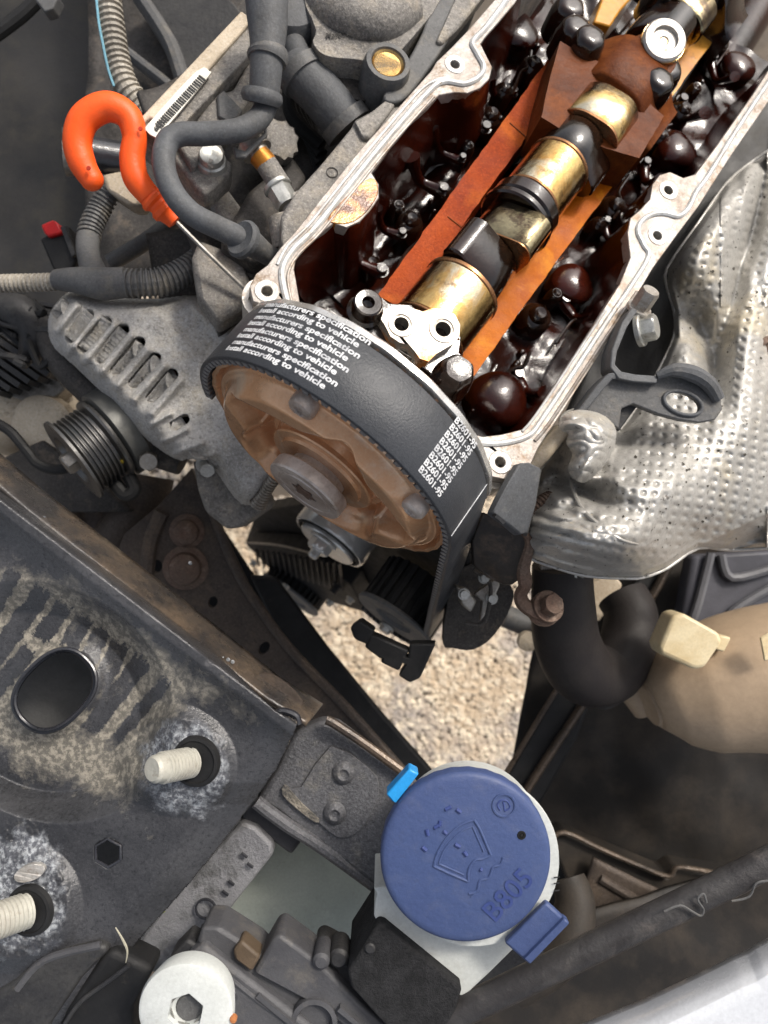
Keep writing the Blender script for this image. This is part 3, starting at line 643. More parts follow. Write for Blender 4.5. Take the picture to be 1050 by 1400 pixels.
obj('centre_step', lathe([(SF - .1, .80), (SF + .07, .80), (SF + .09, .78), (SF + .09, .66), (SF + .13, .64), (SF + .13, .3)], E(0, AC, AH), A, 90), COPP, spr, ang=30)

# ================================================================ TENSIONER, LOWER SPROCKETS
ten = thing('tensioner_pulley', 'small bright steel tensioner pulley with hex nut below the camshaft sprocket', 'tensioner pulley', F(455, 745, .2))
tc_ = F(449, 742, 1.0); 
def at(o_, f): return o_ + A * f
obj('roller', lathe([(-.6, .2), (-.6, .80), (-.55, .85), (-.05, .85), (.0, .83), (.0, .78), (-.08, .72), (-.08, .3)], tc_ , A, 60), CHROM, ten)
obj('roller_flange', lathe([(-.68, .3), (-.68, .86), (-.62, .86), (-.62, .3)], tc_ , A, 60), STEELD, ten)
obj('inner_plate', lathe([(-.1, .66), (.06, .66), (.09, .63), (.09, 0)], tc_, A, 48), CHROM, ten)
obj('roller_seal', lathe([(-.04, .77), (.02, .765), (.02, .71), (-.04, .70)], tc_, A, 60), BLK, ten)
q = F(441, 742, 1.15)
obj('nut', hexbolt(q - A * .04, A, .25, .2, 1.25, .05), CHROM, ten, ang=30)
obj('stud_end', lathe([(0, .11), (.34, .11), (.38, .08)] , q, A, 20), CHROM, ten)
obj('adjuster_hole', lathe([(0, .05), (.01, .05)], F(468, 764, 1.05), A, 16, lambda t, i: 1 + .3 * math.cos(2 * t)), HOLE, ten)
def toothwheel(name, label, cat, ctr, R, L, nt, mat, face_r, hubr):
    t = thing(name, label, cat, ctr - U * R)
    obj('wheel_body', lathe([(-L, hubr), (-L, R * .95), (0, R * .95), (0, hubr)], ctr, A, 72), mat, t)
    first = None
    for k in range(nt):
        q_ = 2 * math.pi * k / nt; n_ = C * math.cos(q_) + U * math.sin(q_); tg = A.cross(n_)
        if first is None:
            first = obj('tooth', box((0, 0, 0), Vector((R * math.pi / nt * .5, 0, 0)), Vector((0, L / 2, 0)), Vector((0, 0, R * .045))), mat, None, bevel=.012, base=(0, 0, 0)); first.parent = t; x_ = first
        else: x_ = first.copy(); COL.objects.link(x_); x_.parent = t
        x_.matrix_basis = Matrix.Translation((ctr + n_ * R * .985 - A * L / 2 - WL[t.name]) * S) @ Matrix((tg, A, n_)).transposed().to_4x4()
    obj('flange', lathe([(0, hubr), (0, R * 1.08), (.05, R * 1.10), (.09, R * 1.06), (.09, face_r), (.02, face_r - .05), (.02, hubr), (.05, hubr - .02), (.05, 0)], ctr, A, 72), PLG if mat is BLK else mat, t)
    return t
cs = toothwheel('crankshaft_sprocket', 'dark toothed crankshaft sprocket in the loop of the belt above the gravel', 'sprocket', F(541, 844, 1.5), .80, .95, 22, BLK, .42, .2)
obj('centre_nut', hexbolt(F(530, 856, 1.6), A, .13, .1, 1.3, .05), ZINC, cs, ang=30)
ws = toothwheel('water_pump_sprocket', 'black toothed water pump wheel low at the left under the tensioner', 'sprocket', F(398, 812, 1.2), .95, .8, 30, BLK, .62, .25)
for x, y in ((348, 768), (392, 800), (452, 822), (480, 818)):
    obj('cover_bolt', hexbolt(F(x, y, 1.3), A, .085, .09, 1.3, .04), ZINC, ws, ang=30)
# belt run round the water pump and the black pump body
lb = thing('water_pump_cover', 'black lower cover plate below the tensioner pulley', 'cover', F(400, 760, .4))
obj('cover_plate', plate([(335, 742), (350, 700), (420, 690), (500, 700), (560, 740), (640, 760), (640, 840), (560, 800), (500, 800), (430, 760)], lambda x, y: F(x, y, .35), A * -.4), BLK, lb, bevel=.05)
obj('edge_strip', tube([F(336, 742, .9), F(380, 745, .9), (F(426, 756, .9))], .03, 6, 4), STEELD, lb)
obj('cover_skirt', polyprism([F(x, y, .88) for x, y in [(336, 744), (380, 748), (430, 758), (480, 800), (500, 838), (440, 820), (380, 790)]], A * -.5), BLK, lb, bevel=.04)
for k in range(16):
    x = 350 + k * 7.6; y = 752 + k * 1.2
    obj('cover_rib', seg(F(x, y, .95), F(x + 4, y + 22 + k * 1.0, .95), .035, .08, A), PLD, lb)
obj('pump_bolt', hexbolt(F(462, 800, 1.0), A, .1, .2, 1.3, .05), PLD, lb, ang=30)
# black sensor/pump body low behind crank sprocket
pb = thing('crank_sensor', 'black plastic sensor with square lugs hanging over the gravel', 'sensor', P(545, 900, -2.6))
for pts in ([(478, 858), (492, 848), (512, 862), (502, 882), (484, 874)], [(506, 866), (560, 890), (548, 905), (518, 900), (498, 885)], [(528, 880), (556, 896), (545, 918), (520, 906)], [(560, 880), (596, 880), (574, 928), (560, 934), (544, 924), (556, 906)], [(548, 896), (580, 908), (574, 918), (544, 904)]):
    obj('sensor_lug', plate(pts, pz(-1.9, .0, -.2), Vector((.03, .02, -.3))), BLK, pb, bevel=.04)
# ================================================================ GROUND
GZ = -24.
g_ = single('ground', ([(-400, -400, GZ), (400, -400, GZ), (400, 400, GZ), (-400, 400, GZ)], [(0, 1, 2, 3)]), GRAV, None, None, base=(0, 0, GZ)); g_['kind'] = 'structure'
stv, stf = [], []
ico = bmesh.new(); bmesh.ops.create_icosphere(ico, subdivisions=1, radius=1)
iv = [v.co.copy() for v in ico.verts]; if_ = [tuple(v.index for v in f.verts) for f in ico.faces]; ico.free()
rg = random.Random(3)
def stones(x0, x1, y0, y1, n, r0, r1):
    for _ in range(n):
        x, y = rg.uniform(x0, x1), rg.uniform(y0, y1); r = rg.uniform(r0, r1); n0 = len(stv)
        p = P(x, y, GZ + r * rg.uniform(.2, .9)); sx, sy, sz = (r * rg.uniform(.7, 1.3) for _ in range(3)); a = rg.uniform(0, 3.14)
        for v in iv:
            q = Vector((v.x * sx, v.y * sy, v.z * sz * .7)); stv.append(p + Vector((q.x * math.cos(a) - q.y * math.sin(a), q.x * math.sin(a) + q.y * math.cos(a), q.z)))
        for f in if_: stf.append(tuple(i + n0 for i in f))
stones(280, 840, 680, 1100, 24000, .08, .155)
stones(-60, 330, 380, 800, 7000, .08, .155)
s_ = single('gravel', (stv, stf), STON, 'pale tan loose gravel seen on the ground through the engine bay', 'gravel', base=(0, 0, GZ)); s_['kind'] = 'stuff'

# ================================================================ FAR LEFT AND BEHIND
def flat(name, px, fn, depth, mat, label, cat, bevel=.05, holes=(), k=0, parent=None, group=None, seg=2):
    vf = plate(px, fn, depth, holes, k)
    if parent is not None: return obj(name, vf, mat, parent, bevel=bevel, seg=seg)
    return single(name, vf, mat, label, cat, group, bevel=bevel, seg=seg)
dn = lambda d: Vector((0, 0, -d))
def bumpy(px4, fn, n, amp, sc, depth=0):
    """bilinear quad sheet over four pixel corners, with relief along z"""
    (x0, y0), (x1, y1), (x2, y2), (x3, y3) = px4
    def g(a, b):
        x = (x0 * (1 - a) + x1 * a) * (1 - b) + (x3 * (1 - a) + x2 * a) * b; y = (y0 * (1 - a) + y1 * a) * (1 - b) + (y3 * (1 - a) + y2 * a) * b
        p = fn(x, y); return p + Vector((0, 0, amp * fbm(p, sc)))
    return grid(g, n, n)
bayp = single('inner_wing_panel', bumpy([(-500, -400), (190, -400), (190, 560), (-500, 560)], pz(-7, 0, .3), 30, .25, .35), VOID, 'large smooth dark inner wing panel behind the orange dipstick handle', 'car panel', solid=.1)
bulk = single('bulkhead_panel', bumpy([(120, -500), (1100, -500), (400, 300), (120, 420)], pz(-6.4, 0, 0), 40, .5, .5), CASTD, 'dirty dark bulkhead shape behind the pale conduit at the top', 'car panel', solid=.1)
for l, wd in (([(190, -5), (232, 60), (250, 110), (262, 140), (300, 150)], .28), ([(170, 70), (215, 105), (240, 125)], .2)):
    obj('pressed_rib', tube([P(x, y, -5.9) for x, y in l], wd, 10, 6, flat=.6), PLG, bulk)
obj('bulkhead_recess', plate([(196, -10), (300, -10), (345, 60), (280, 120), (240, 88), (222, 40)], pz(-5.9), dn(.4), smoothk=4), PLD, bulk, bevel=.1)
vs_ = single('black_loom_strip', tube([P(x, y, -5.) for x, y in [(-10, 50), (30, 20), (60, -10)]], .14, 10, 6), BLK, 'thin black cable crossing the top left corner', 'cable')
cl_ = single('grey_clip', plate([(44, -6), (80, -6), (72, 12), (60, 16)], pz(-4.5), dn(.3)), PLG, 'small grey plastic clip tip at the top edge near the left corner', 'clip', bevel=.03)

# coolant pipe stub with metal ring behind the orange handle
pipe = thing('coolant_pipe', 'dark pipe stub with a worn metal rim looped by the orange handle', 'pipe', P(135, 210, -3.6))
a0_, a1_ = P(104, 208, -2.9), P(190, 222, -3.3)
obj('stub_tube', tube([a0_, a1_], .30, 28, 4, smooth=True), GLOSB, pipe)
obj('stub_rim', tube([P(92, 206, -2.85), P(112, 209, -2.9)], [.42, .36], 30, 4), STEELD, pipe)
obj('stub_mouth', tube([P(90, 206, -2.84), P(93, 206, -2.85)], .37, 30, 2), CASTD, pipe)
obj('rim_bead', lathe([(-.04, .40), (0, .46), (.05, .44), (.06, .38)], P(115, 210, -2.9), (a1_ - a0_), 32), ALU, pipe)
flat('stub_bracket', [(138, 238), (168, 232), (205, 262), (192, 280), (176, 280), (158, 268), (144, 258)], pz(-3.0), dn(.5), BEIGE, '', '', parent=pipe, bevel=.08)

# conduits
def conduit(name, label, l, r, mat=CORR, pitch=.085, dep=.035, grp='ribbed conduits in the engine bay'):
    return single(name, tube([P(*q) for q in l], r, 14, 8, corr=(pitch, dep)), mat, label, 'conduit', grp, ang=25)
c1 = conduit('corrugated_conduit', 'pale ribbed conduit running down from the top edge to the fuel rail', [(146, -20, -3.2), (152, 30, -3.2), (160, 80, -3.2), (172, 118, -3.2), (196, 150, -3.3), (215, 168, -3.4)], .235, CORL, .11, .045)
tp_ = obj('blue_edge_thread', tube([P(x, y, -2.99) for x, y in [(131, -10), (135, 30), (141, 62), (148, 95), (156, 118)]], .022, 6, 6), TAPE, c1)
c2 = conduit('corrugated_conduit', 'dark ribbed conduit rising from the junction to the pipe stub', [(150, 262, -3.3), (136, 286, -3.3), (124, 312, -3.2), (120, 336, -3.1)], .21, CORR)
c3 = conduit('corrugated_conduit', 'grey ribbed conduit entering from the left edge above the alternator', [(-20, 388, -2.6), (20, 387, -2.6), (60, 386, -2.6), (92, 384, -2.6)], .155, CORL, .075)
c4 = conduit('corrugated_conduit', 'thick ribbed conduit curving right above the alternator', [(160, 386, -2.4), (190, 388, -2.4), (225, 384, -2.5), (262, 366, -2.7), (292, 340, -3.)], .25, CORR, .08, .04)
junc = single('conduit_junction', join(tube([P(*q) for q in [(78, 382, -2.55), (110, 384, -2.4), (140, 388, -2.35), (172, 386, -2.4)]], [.17, .22, .27, .25], 18, 6), tube([P(*q) for q in [(120, 328, -3.0), (121, 350, -2.7), (132, 384, -2.4)]], [.2, .19, .24], 16, 6)), PLG, 'smooth grey T shaped junction joining three ribbed conduits', 'conduit junction')
# tangled loom at far left
rg = random.Random(11)
loom = thing('frayed_wiring', 'tangle of frayed black wiring at the left edge above the compressor', 'wiring', P(30, 445, -4))
for k in range(14):
    x, y = rg.uniform(-10, 50), rg.uniform(408, 480)
    obj('wire', tube([P(x + rg.uniform(-28, 28) + i * 4, y + rg.uniform(-24, 24), -3.6 + rg.uniform(-.4, .3)) for i in range(5)], rg.uniform(.03, .09), 6, 6), BLK if k % 3 else PLD, loom)
obj('loom_sheath', tube([P(0, 420, -3.7), P(30, 430, -3.5), P(48, 455, -3.6), P(40, 490, -3.8)], [.3, .34, .3, .2], 12, 6), PLD, loom)
# red tipped connector
rc = thing('electrical_connector', 'black connector with a bright red tab in the dark at the left', 'connector', P(80, 340, -4.6))
flat('connector_body', [(54, 326), (92, 306), (106, 352), (98, 372), (72, 368)], pz(-4.0), dn(.5), BLK, '', '', parent=rc)
flat('red_tab', [(55, 307), (72, 300), (80, 305), (86, 318), (66, 324), (60, 318)], pz(-3.9), dn(.35), REDP, '', '', parent=rc, bevel=.04)
flat('connector_ridge', [(82, 310), (88, 308), (104, 348), (98, 352)], pz(-3.9), dn(.1), PLD, '', '', parent=rc, bevel=.02)

# ================================================================ DIPSTICK
dip = thing('oil_dipstick', 'bright orange hooked oil dipstick handle on a thin metal rod', 'dipstick', P(234, 294, -2.4))
hl = [(126, 246, -2.0), (112, 222, -1.95), (106, 192, -1.9), (116, 162, -1.85), (146, 146, -1.85), (174, 158, -1.9), (184, 186, -1.95), (181, 216, -2.0), (186, 244, -2.05), (204, 268, -2.15)]
obj('handle_loop', tube([P(q[0], q[1], q[2] + 1.25) for q in hl], [.165, .20, .205, .21, .21, .205, .19, .175, .185, .19, .17], 22, 10), ORNG, dip)
obj('handle_tip', lathe([(.15 * math.sin(q), .17 * math.cos(q)) for q in (math.pi / 2 * i / 6 for i in range(7))], P(126, 246, -.75), P(126, 246, -.75) - P(119, 236, -.74), 22), ORNG, dip)
ax_ = P(236, 300, -1.05) - P(204, 268, -.9)
obj('handle_collar', lathe([(-.1, .15), (.04, .17), (.08, .2), (.13, .2), (.17, .155), (.22, .155), (.26, .19), (.33, .19), (.37, .15), (.46, .13), (.52, .12), (.54, .06)], P(202, 266, -.9), ax_, 28), ORNG, dip)
for x, y in ((193, 176), (122, 230)): obj('mould_mark', lathe([(0, .035), (.01, .03), (.01, .0)], P(x - 1, y, -.50), Vector((0, 0, 1)), 12), M('orange_mark_%d' % x, (.45, .04, .015), .5, bump=0), dip)
obj('rod', tube([P(232, 294, -1.05), P(285, 347, -1.3), P(345, 405, -1.6)], .055, 8, 4, flat=.6), STEELD, dip)

# ================================================================ LEFT SIDE OF THE ENGINE
rail = thing('inlet_rail', 'long grey metal rail with a worn sticker running beside the cylinder head', 'rail', H(280, 120, -1.6))
def Hd(h): return lambda x, y: H(x, y, h)
obj('rail_body', plate([(336, 18), (352, 36), (346, 70), (226, 196), (206, 184), (190, 168), (204, 150), (250, 104)], Hd(-.6), U * -.8), CAST, rail, bevel=.05)
obj('rail_edge', plate([(330, 14), (345, 26), (222, 166), (204, 160), (196, 168), (192, 160)], Hd(-.52), U * -.2), BEIGE, rail, bevel=.03)
lb_ = obj('data_sticker', plate([(268, 98), (286, 97), (282, 108), (222, 180), (210, 186), (200, 178), (202, 170)], Hd(-.50), U * -.03, smoothk=3), LABL, rail)
for k in range(26):
    t = k / 26; x, y = 272 - 62 * t, 103 + 68 * t
    obj('barcode_bar', seg(H(x, y, -.49), H(x + 9, y + 7, -.49), .018 if k % 3 else .03, .006, U), INK, lb_)
def word(txt, x, y, ang, size, fn, mat, par, bold=.004, name='lettering', up=.004):
    v, f = textvf(txt, size, bold); ca, sa = math.cos(ang), math.sin(ang)
    o = [fn(x + (p[0] * ca + p[1] * sa) * 100, y + (p[0] * sa - p[1] * ca) * 100) + Vector((0, 0, up)) for p in v]
    return obj(name, (o, f), mat, par, smooth=False)
word('6R7C', 214, 180, R_(-48), .09, Hd(-.49), INK, lb_)
obj('cast_plate', plate([(240, 190), (262, 172), (284, 142), (296, 126), (318, 122), (336, 90), (352, 70), (352, 120), (300, 190), (262, 230)], Hd(-.75), U * -.5), CAST, rail, bevel=.06)
word('<PA6 GF30>', 232, 184, R_(-46), .1, Hd(-.745), PLD, rail)
obj('plate_window', plate([(296, 130), (305, 122), (332, 150), (326, 160), (312, 166), (298, 158)], Hd(-.68), U * -.2), PLG, rail, bevel=.03)
# square flange with bolt
fl = thing('flange_plate', 'square dusty grey flange with a round headed bolt inside the grey hose loop', 'flange', H(280, 235, -1.8))
obj('flange', plate([(236, 200), (262, 186), (318, 222), (316, 234), (283, 264), (274, 262), (240, 222)], Hd(-.9), U * -.5), CAST, fl, bevel=.05)
obj('flange_bolt', lathe([(-.1, .23), (0, .235), (.05, .22), (.07, .19), (.12, .19), (.17, .17), (.18, .05), (.16, .0)], H(289, 221, -.86), U, 32), ZINC, fl)
obj('bolt_mark', plate([(286, 216), (292, 219), (287, 224), (292, 228), (290, 230), (284, 226)], Hd(-.668), U * -.01), STEELD, fl)
obj('bolt_shank', lathe([(0, .2), (.35, .22), (.4, .24)], H(285, 232, -1.2), U, 24), CAST, fl)
# grey vacuum hose with boots
vh = thing('rubber_hose', 'grey S shaped rubber hose looping from its boot down to a round grommet', 'hose', P(300, 250, -1))
obj('hose_run', tube([P(q[0], q[1], q[2] + 1.55) for q in [(366, 138, -2.4), (354, 162, -2.3), (326, 178, -2.2), (280, 183, -2.15), (246, 184, -2.1), (228, 196, -2.05), (224, 226, -2.), (236, 262, -2.), (262, 292, -2.), (300, 312, -2.05), (338, 330, -2.1)]], .165, 20, 8), HOSE, vh)
obj('hose_boot', tube([P(q[0], q[1], q[2] + 1.55) for q in [(364, -10, -2.2), (366, 40, -2.2), (364, 90, -2.2), (361, 132, -2.3)]], [.32, .30, .255, .235, .22], 24, 6), HOSE, vh)
obj('boot_lip', tube([P(q[0], q[1], q[2] + 1.55) for q in [(359, 126, -2.25), (358, 134, -2.27), (357, 142, -2.3)]], [.29, .31, .27], 24, 4, up=(1, 0, 0)), HOSE, vh)
obj('boot_band', tube([P(q[0], q[1], q[2] + 1.55) for q in [(366, 72, -2.2), (366, 78, -2.2), (365, 84, -2.2)]], [.29, .3, .28], 24, 4), PLG, vh)
obj('hose_grommet', lathe([(-.05, .14), (-.04, .22), (.0, .27), (.08, .28), (.12, .24), (.10, .18), (.08, .0)], P(336, 330, -.5), P(322, 321, -.3) - P(338, 332, -.5), 32), HOSE, vh)
obj('grommet_tail', tube([P(340, 330, -.55), P(362, 346, -.85), P(380, 356, -1.1)], [.2, .16, .14], 16, 4), PLG, vh)
# temperature sensor / injector between hose and head
inj = thing('temperature_sensor', 'slim metal sensor with an amber band and brass nut against the head', 'sensor', H(350, 220, -1.4))
def Hs(l, r, mat, name, n=22, par=inj, k=4): return obj(name, tube([H(x, y, h) for x, y, h in l], r, n, k), mat, par)
Hs([(330, 176, -.7), (352, 204, -.72)], .20, STEELD, 'sensor_collar'); Hs([(344, 196, -.7), (352, 208, -.71)], [.25, .25], STEELD, 'sensor_washer')
Hs([(352, 206, -.7), (362, 220, -.72)], .16, STEELD, 'sensor_neck'); Hs([(354, 212, -.7), (366, 226, -.72)], .172, M('amber_band', (.5, .2, .03), .35, .5), 'amber_band')
Hs([(364, 224, -.72), (386, 258, -.75)], .17, CAST, 'sensor_body'); 
obj('sensor_nut', hexbolt(H(378, 254, -.62), (H(392, 278, -.6) - H(378, 254, -.6)), .19, .3, 1.15, .06), ZINC, inj, ang=30)
Hs([(392, 272, -.7), (400, 284, -.75)], [.21, .2], ALU, 'nut_seat')
obj('sensor_clip', plate([(318, 200), (322, 214), (336, 214), (366, 184), (364, 166), (356, 160), (362, 180), (334, 206)], Hd(-.45), U * -.08), PLG, inj, bevel=.02)
# grey cast bracket leading to the rim
br = thing('intake_flange', 'grey cast intake flange lying along the left edge of the cylinder head', 'casting', H(430, 260, -1.5))
obj('flange_slab', plate([(385, 292), (404, 262), (440, 222), (480, 174), (486, 162), (512, 150), (528, 138), (536, 140), (552, 146), (500, 208), (440, 284), (404, 330), (388, 346), (384, 324)], Hd(-.28), U * -.9), CAST, br, bevel=.06, seg=3)
obj('slab_raised_edge', plate([(484, 164), (510, 150), (530, 134), (542, 140), (506, 190), (496, 188)], Hd(-.2), U * -.15), CAST, br, bevel=.05)
obj('casting_mark', lathe([(0, .09), (.01, .09), (.01, .075), (0, .075)], H(454, 236, -.275), U, 24), CASTD, br)
obj('slab_end', tube([H(384, 296, -.8), H(396, 338, -.9)], [.2, .26], 16, 4), CAST, br)
obj('under_web', plate([(300, 330), (345, 360), (388, 352), (384, 300), (420, 240), (400, 210), (340, 260)], Hd(-1.4), U * -.8), CASTD, br, bevel=.08)
# ignition connector boot
ig = thing('ignition_connector', 'ribbed grey cylindrical rubber connector boot beside the cast cover', 'connector', H(440, 120, -2))
obj('boot_barrel', tube([H(x, y, h) for x, y, h in [(404, 84, -.6), (414, 102, -.62), (440, 130, -.7), (474, 172, -.9)]], [.30, .37, .36, .36, .36, .38], 30, 8), HOSE, ig)
obj('boot_ring', tube([H(408, 94, -.6), H(418, 108, -.62)], [.40, .40], 30, 4), PLG, ig)
obj('boot_ring', tube([H(468, 162, -.85), H(478, 176, -.9)], [.42, .42], 30, 4), PLG, ig)
obj('boot_neck', tube([H(398, 50, -.55), H(404, 66, -.5), H(412, 90, -.55)], [.15, .19, .22], 20, 6), HOSE, ig)
kn = single('knurled_plug', lathe([(-.6, .3), (-.1, .32), (.0, .3), (.04, .2), (.05, .0)], H(384, 190, -1.0), (U + C * .4).normalized(), 26, lambda q, i: 1 + .07 * (1 if math.sin(11 * q) > 0 else -1) * (i < 3)), CAST, 'grooved grey plug half hidden behind the ignition boot', 'plug')
for k in range(5): single('loom_tube', tube([H(x, y, -1.6 - .1 * k) for x, y in [(395 + 6 * k, 120 + 10 * k), (400 + 5 * k, 160), (440, 200 + 12 * k)]], .12, 10, 6), BLK,
    ['leftmost black wiring tube between the two grey boots', 'second black wiring tube between the two grey boots from the left', 'middle black wiring tube in the gap by the ignition boot', 'fourth black wiring tube in the gap by the ignition boot', 'black wiring tube tight against the ignition boot barrel'][k], 'wiring', 'wiring tubes between the boots')
# large cast intake body at the top centre
ib = thing('intake_manifold', 'large dusty grey intake casting at the top with a brass lined mounting eye', 'intake manifold', H(520, 60, -2))
def blobby(px, fn, depth, seed, amp=.12, n=40):
    xs = [p[0] for p in px]; ys = [p[1] for p in px]
    return plate(px, fn, depth, smoothk=5)
obj('manifold_body', plate([(426, -20), (432, 40), (428, 58), (446, 76), (494, 82), (516, 92), (556, 60), (600, -20)], Hd(-.15), U * -1.2, smoothk=4), CAST, ib, bevel=.16, seg=4)
obj('manifold_runner', tube([H(420, -16, -.4), H(470, 20, -.2), H(520, 26, -.15), H(560, 10, -.2)], [.35, .42, .4, .3], 24, 8), CAST, ib)
obj('manifold_dome', lathe([(-.5, .6), (-.1, .58), (.05, .5), (.12, .3), (.14, 0)], H(395, 2, -.3), U, 36), HOSE, ib)
obj('manifold_runner', plate([(556, 84), (578, 42), (604, -20), (664, -20), (616, 50), (588, 92), (560, 128), (540, 140), (524, 130)], Hd(-.18), U * -.8, smoothk=3), PLG, ib, bevel=.09, seg=3)
obj('manifold_step', plate([(630, -20), (672, -20), (628, 36), (604, 60), (596, 56)], Hd(-.12), U * -.3), CAST, ib, bevel=.05)
obj('mount_eye', lathe([(-1.1, .36), (-.1, .37), (0, .34), (0, .27), (-.05, .25)], H(531, 84, .0), U, 40), PLG, ib)
obj('eye_sleeve', lathe([(-.05, .255), (-.02, .24), (-.06, .2), (-.2, .19), (-.2, 0)], H(531, 84, .0), U, 36), BRASS, ib)
obj('eye_core', lathe([(-.19, .13), (-.14, .12), (-.14, .07), (-.18, .05), (-.18, 0)], H(531, 84, .0), U, 30), BRASS, ib)
word('Made in Germany', 446, 52, R_(-6), .1, Hd(-.12), CASTD, ib, .002)
obj('body_lower', plate([(424, 60), (500, 82), (520, 110), (512, 136), (470, 130), (434, 96)], Hd(-.55), U * -.9, smoothk=4), CASTD, ib, bevel=.12, seg=3)
# dark filler behind
single('engine_block', bumpy([(190, 130), (560, -40), (520, 300), (300, 460)], Hd(-2.2), 40, .3, .6), CASTD, 'dark grimy engine block wall in the gaps left of the cylinder head', 'engine block', solid=.1)
single('engine_block', bumpy([(200, 320), (420, 300), (420, 560), (240, 520)], pz(-3.6), 20, .2, .6), CASTD, 'grimy engine side wall showing between alternator and belt', 'engine block', solid=.1)
single('engine_bracket', plate([(272, 326), (330, 350), (348, 400), (334, 420), (300, 440), (270, 400), (262, 350)], Hd(-1.7), U * -.5), CAST, 'flat grey engine bracket between dipstick rod and belt', 'bracket', bevel=.08)
single('support_arm', plate([(280, 250), (300, 240), (372, 340), (360, 372), (340, 380), (300, 300)], Hd(-1.75), U * -.4), CAST, 'slanting grey casting arm behind the rubber grommet', 'casting', bevel=.08)
single('heater_tube', tube([P(150, 360, -4.2), P(200, 330, -4.2), P(240, 300, -4.4)], .16, 14, 4), PLG, 'dark grey pipe passing behind the ribbed conduits', 'pipe')

# ================================================================ ALTERNATOR
alt = thing('alternator', 'dusty grey alternator with finned vents showing copper windings', 'alternator', P(190, 520, -4))
af = pz(-2.4, .22, .1, 190, 500)
out = [(66, 432), (88, 402), (110, 398), (160, 406), (215, 408), (270, 404), (318, 430), (348, 480), (376, 560), (392, 640), (366, 676), (330, 690), (290, 640), (262, 628), (246, 630), (222, 618), (188, 590), (150, 548), (100, 500), (70, 470)]
vents = [((96, 462), (120, 430)), ((112, 476), (144, 440)), ((136, 490), (168, 450)), ((158, 506), (190, 468)), ((182, 524), (212, 490)), ((206, 544), (235, 512)), ((238, 582), (252, 573))]
OUTS = [(q.x, q.y) for q in smoothpath([Vector((x, y, 0)) for x, y in out], 4, True)]
def segd(x, y, x0, y0, x1, y1):
    dx, dy = x1 - x0, y1 - y0; t = max(0, min(1, ((x - x0) * dx + (y - y0) * dy) / (dx * dx + dy * dy))); return math.hypot(x - x0 - t * dx, y - y0 - t * dy)
def insd(x, y, poly):
    c = False; j = len(poly) - 1
    for i in range(len(poly)):
        xi, yi = poly[i]; xj, yj = poly[j]
        if (yi > y) != (yj > y) and x < (xj - xi) * (y - yi) / (yj - yi) + xi: c = not c
        j = i
    return c
def altg(a, b):
    x, y = 60 + 336 * a, 392 + 304 * b
    if not insd(x, y, OUTS): return None
    if any(segd(x, y, *v0, *v1) < 6.5 + 1.5 * (k < 6) * ((x - v0[0]) / 40) for k, (v0, v1) in enumerate(vents)): return None
    e = min(segd(x, y, *OUTS[i - 1], *OUTS[i]) for i in range(len(OUTS)))
    z = -2.4 - .5 * max(0, 1 - e / 26) ** 2
    ll = ((x - 66) * .66 - (y - 470) * .75) / 100          # distance up-right of the lower-left shoulder
    z -= .5 * max(0, .42 - (ll + .2)) ** 1.5 if ll < .22 else 0
    for k in range(-1, 6):                                  # fins between the vents
        if k < 0: p0, p1 = (78, 452), (104, 418)
        else:
            (x0, y0), (x1, y1) = vents[k]; (x2, y2), (x3, y3) = vents[k + 1] if k < 5 else ((230, 562), (258, 530))
            p0, p1 = ((x0 + x2) / 2 - 10, (y0 + y2) / 2 + 12), ((x1 + x3) / 2, (y1 + y3) / 2)
        d = segd(x, y, *p0, *p1); z += .16 * math.exp(-(d / 6.5) ** 2)
    for p0, p1 in (((208, 580), (232, 566)), ((222, 604), (254, 588)), ((238, 622), (276, 606)), ((250, 632), (292, 622))): z += .12 * math.exp(-(segd(x, y, *p0, *p1) / 4.5) ** 2)
    z += .16 * sm2((x - 262) + (y - 470) * -.25, 0, 10) * 0 + .05 * noise.noise(Vector((x / 30, y / 30, 0)))
    dr = (x - 215) * .75 - (y - 416) * .66; z -= .10 * sm2(dr + 40, 30, 44) - .08 * sm2(dr + 40, 66, 76)
    return P(x, y, z + .08 * (x - 190) / 100)
def sm2(x, a, c):
    t = max(0, min(1, (x - a) / (c - a))); return t * t * (3 - 2 * t)
obj('housing', grid(altg, 300, 280), CASTL, alt, ang=75, solid=.35, off=-1)
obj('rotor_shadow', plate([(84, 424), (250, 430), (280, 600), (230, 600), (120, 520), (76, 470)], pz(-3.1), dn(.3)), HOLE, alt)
rg = random.Random(5)
for k, ((x0, y0), (x1, y1)) in enumerate(vents[1:6]):
    for j in range(5):
        t = rg.uniform(.2, .9); cx_, cy_ = x0 + (x1 - x0) * t + rg.uniform(-2, 4), y0 + (y1 - y0) * t
        obj('winding', tube([P(cx_ - 8, cy_ + 5, -3.0), P(cx_, cy_ - 2, -2.85), P(cx_ + 9, cy_ - 8, -3.0)], .035, 6, 4), COPW, alt)
obj('vent_bolt', hexbolt(P(134, 487, -2.9), Vector((0, 0, 1)), .06, .1, 1.2, .03), ZINC, alt)
obj('lower_shoulder', tube([P(66, 440, -3.6), P(84, 486, -3.6), P(130, 535, -3.6), P(180, 585, -3.6), P(215, 615, -3.6), P(250, 632, -3.6)], [.3, .34, .34, .34, .34, .25], 16, 6), CASTD, alt)
obj('housing_lug', plate([(262, 628), (300, 640), (366, 672), (372, 690), (330, 720), (310, 724), (280, 700), (270, 670)], pz(-3.1), dn(.6)), CAST, alt, bevel=.08)
obj('lug_bolt', hexbolt(P(282, 634, -2.8), Vector((.3, -.5, 1)), .14, .26, 1.3, .06), ZINC, alt, ang=30)
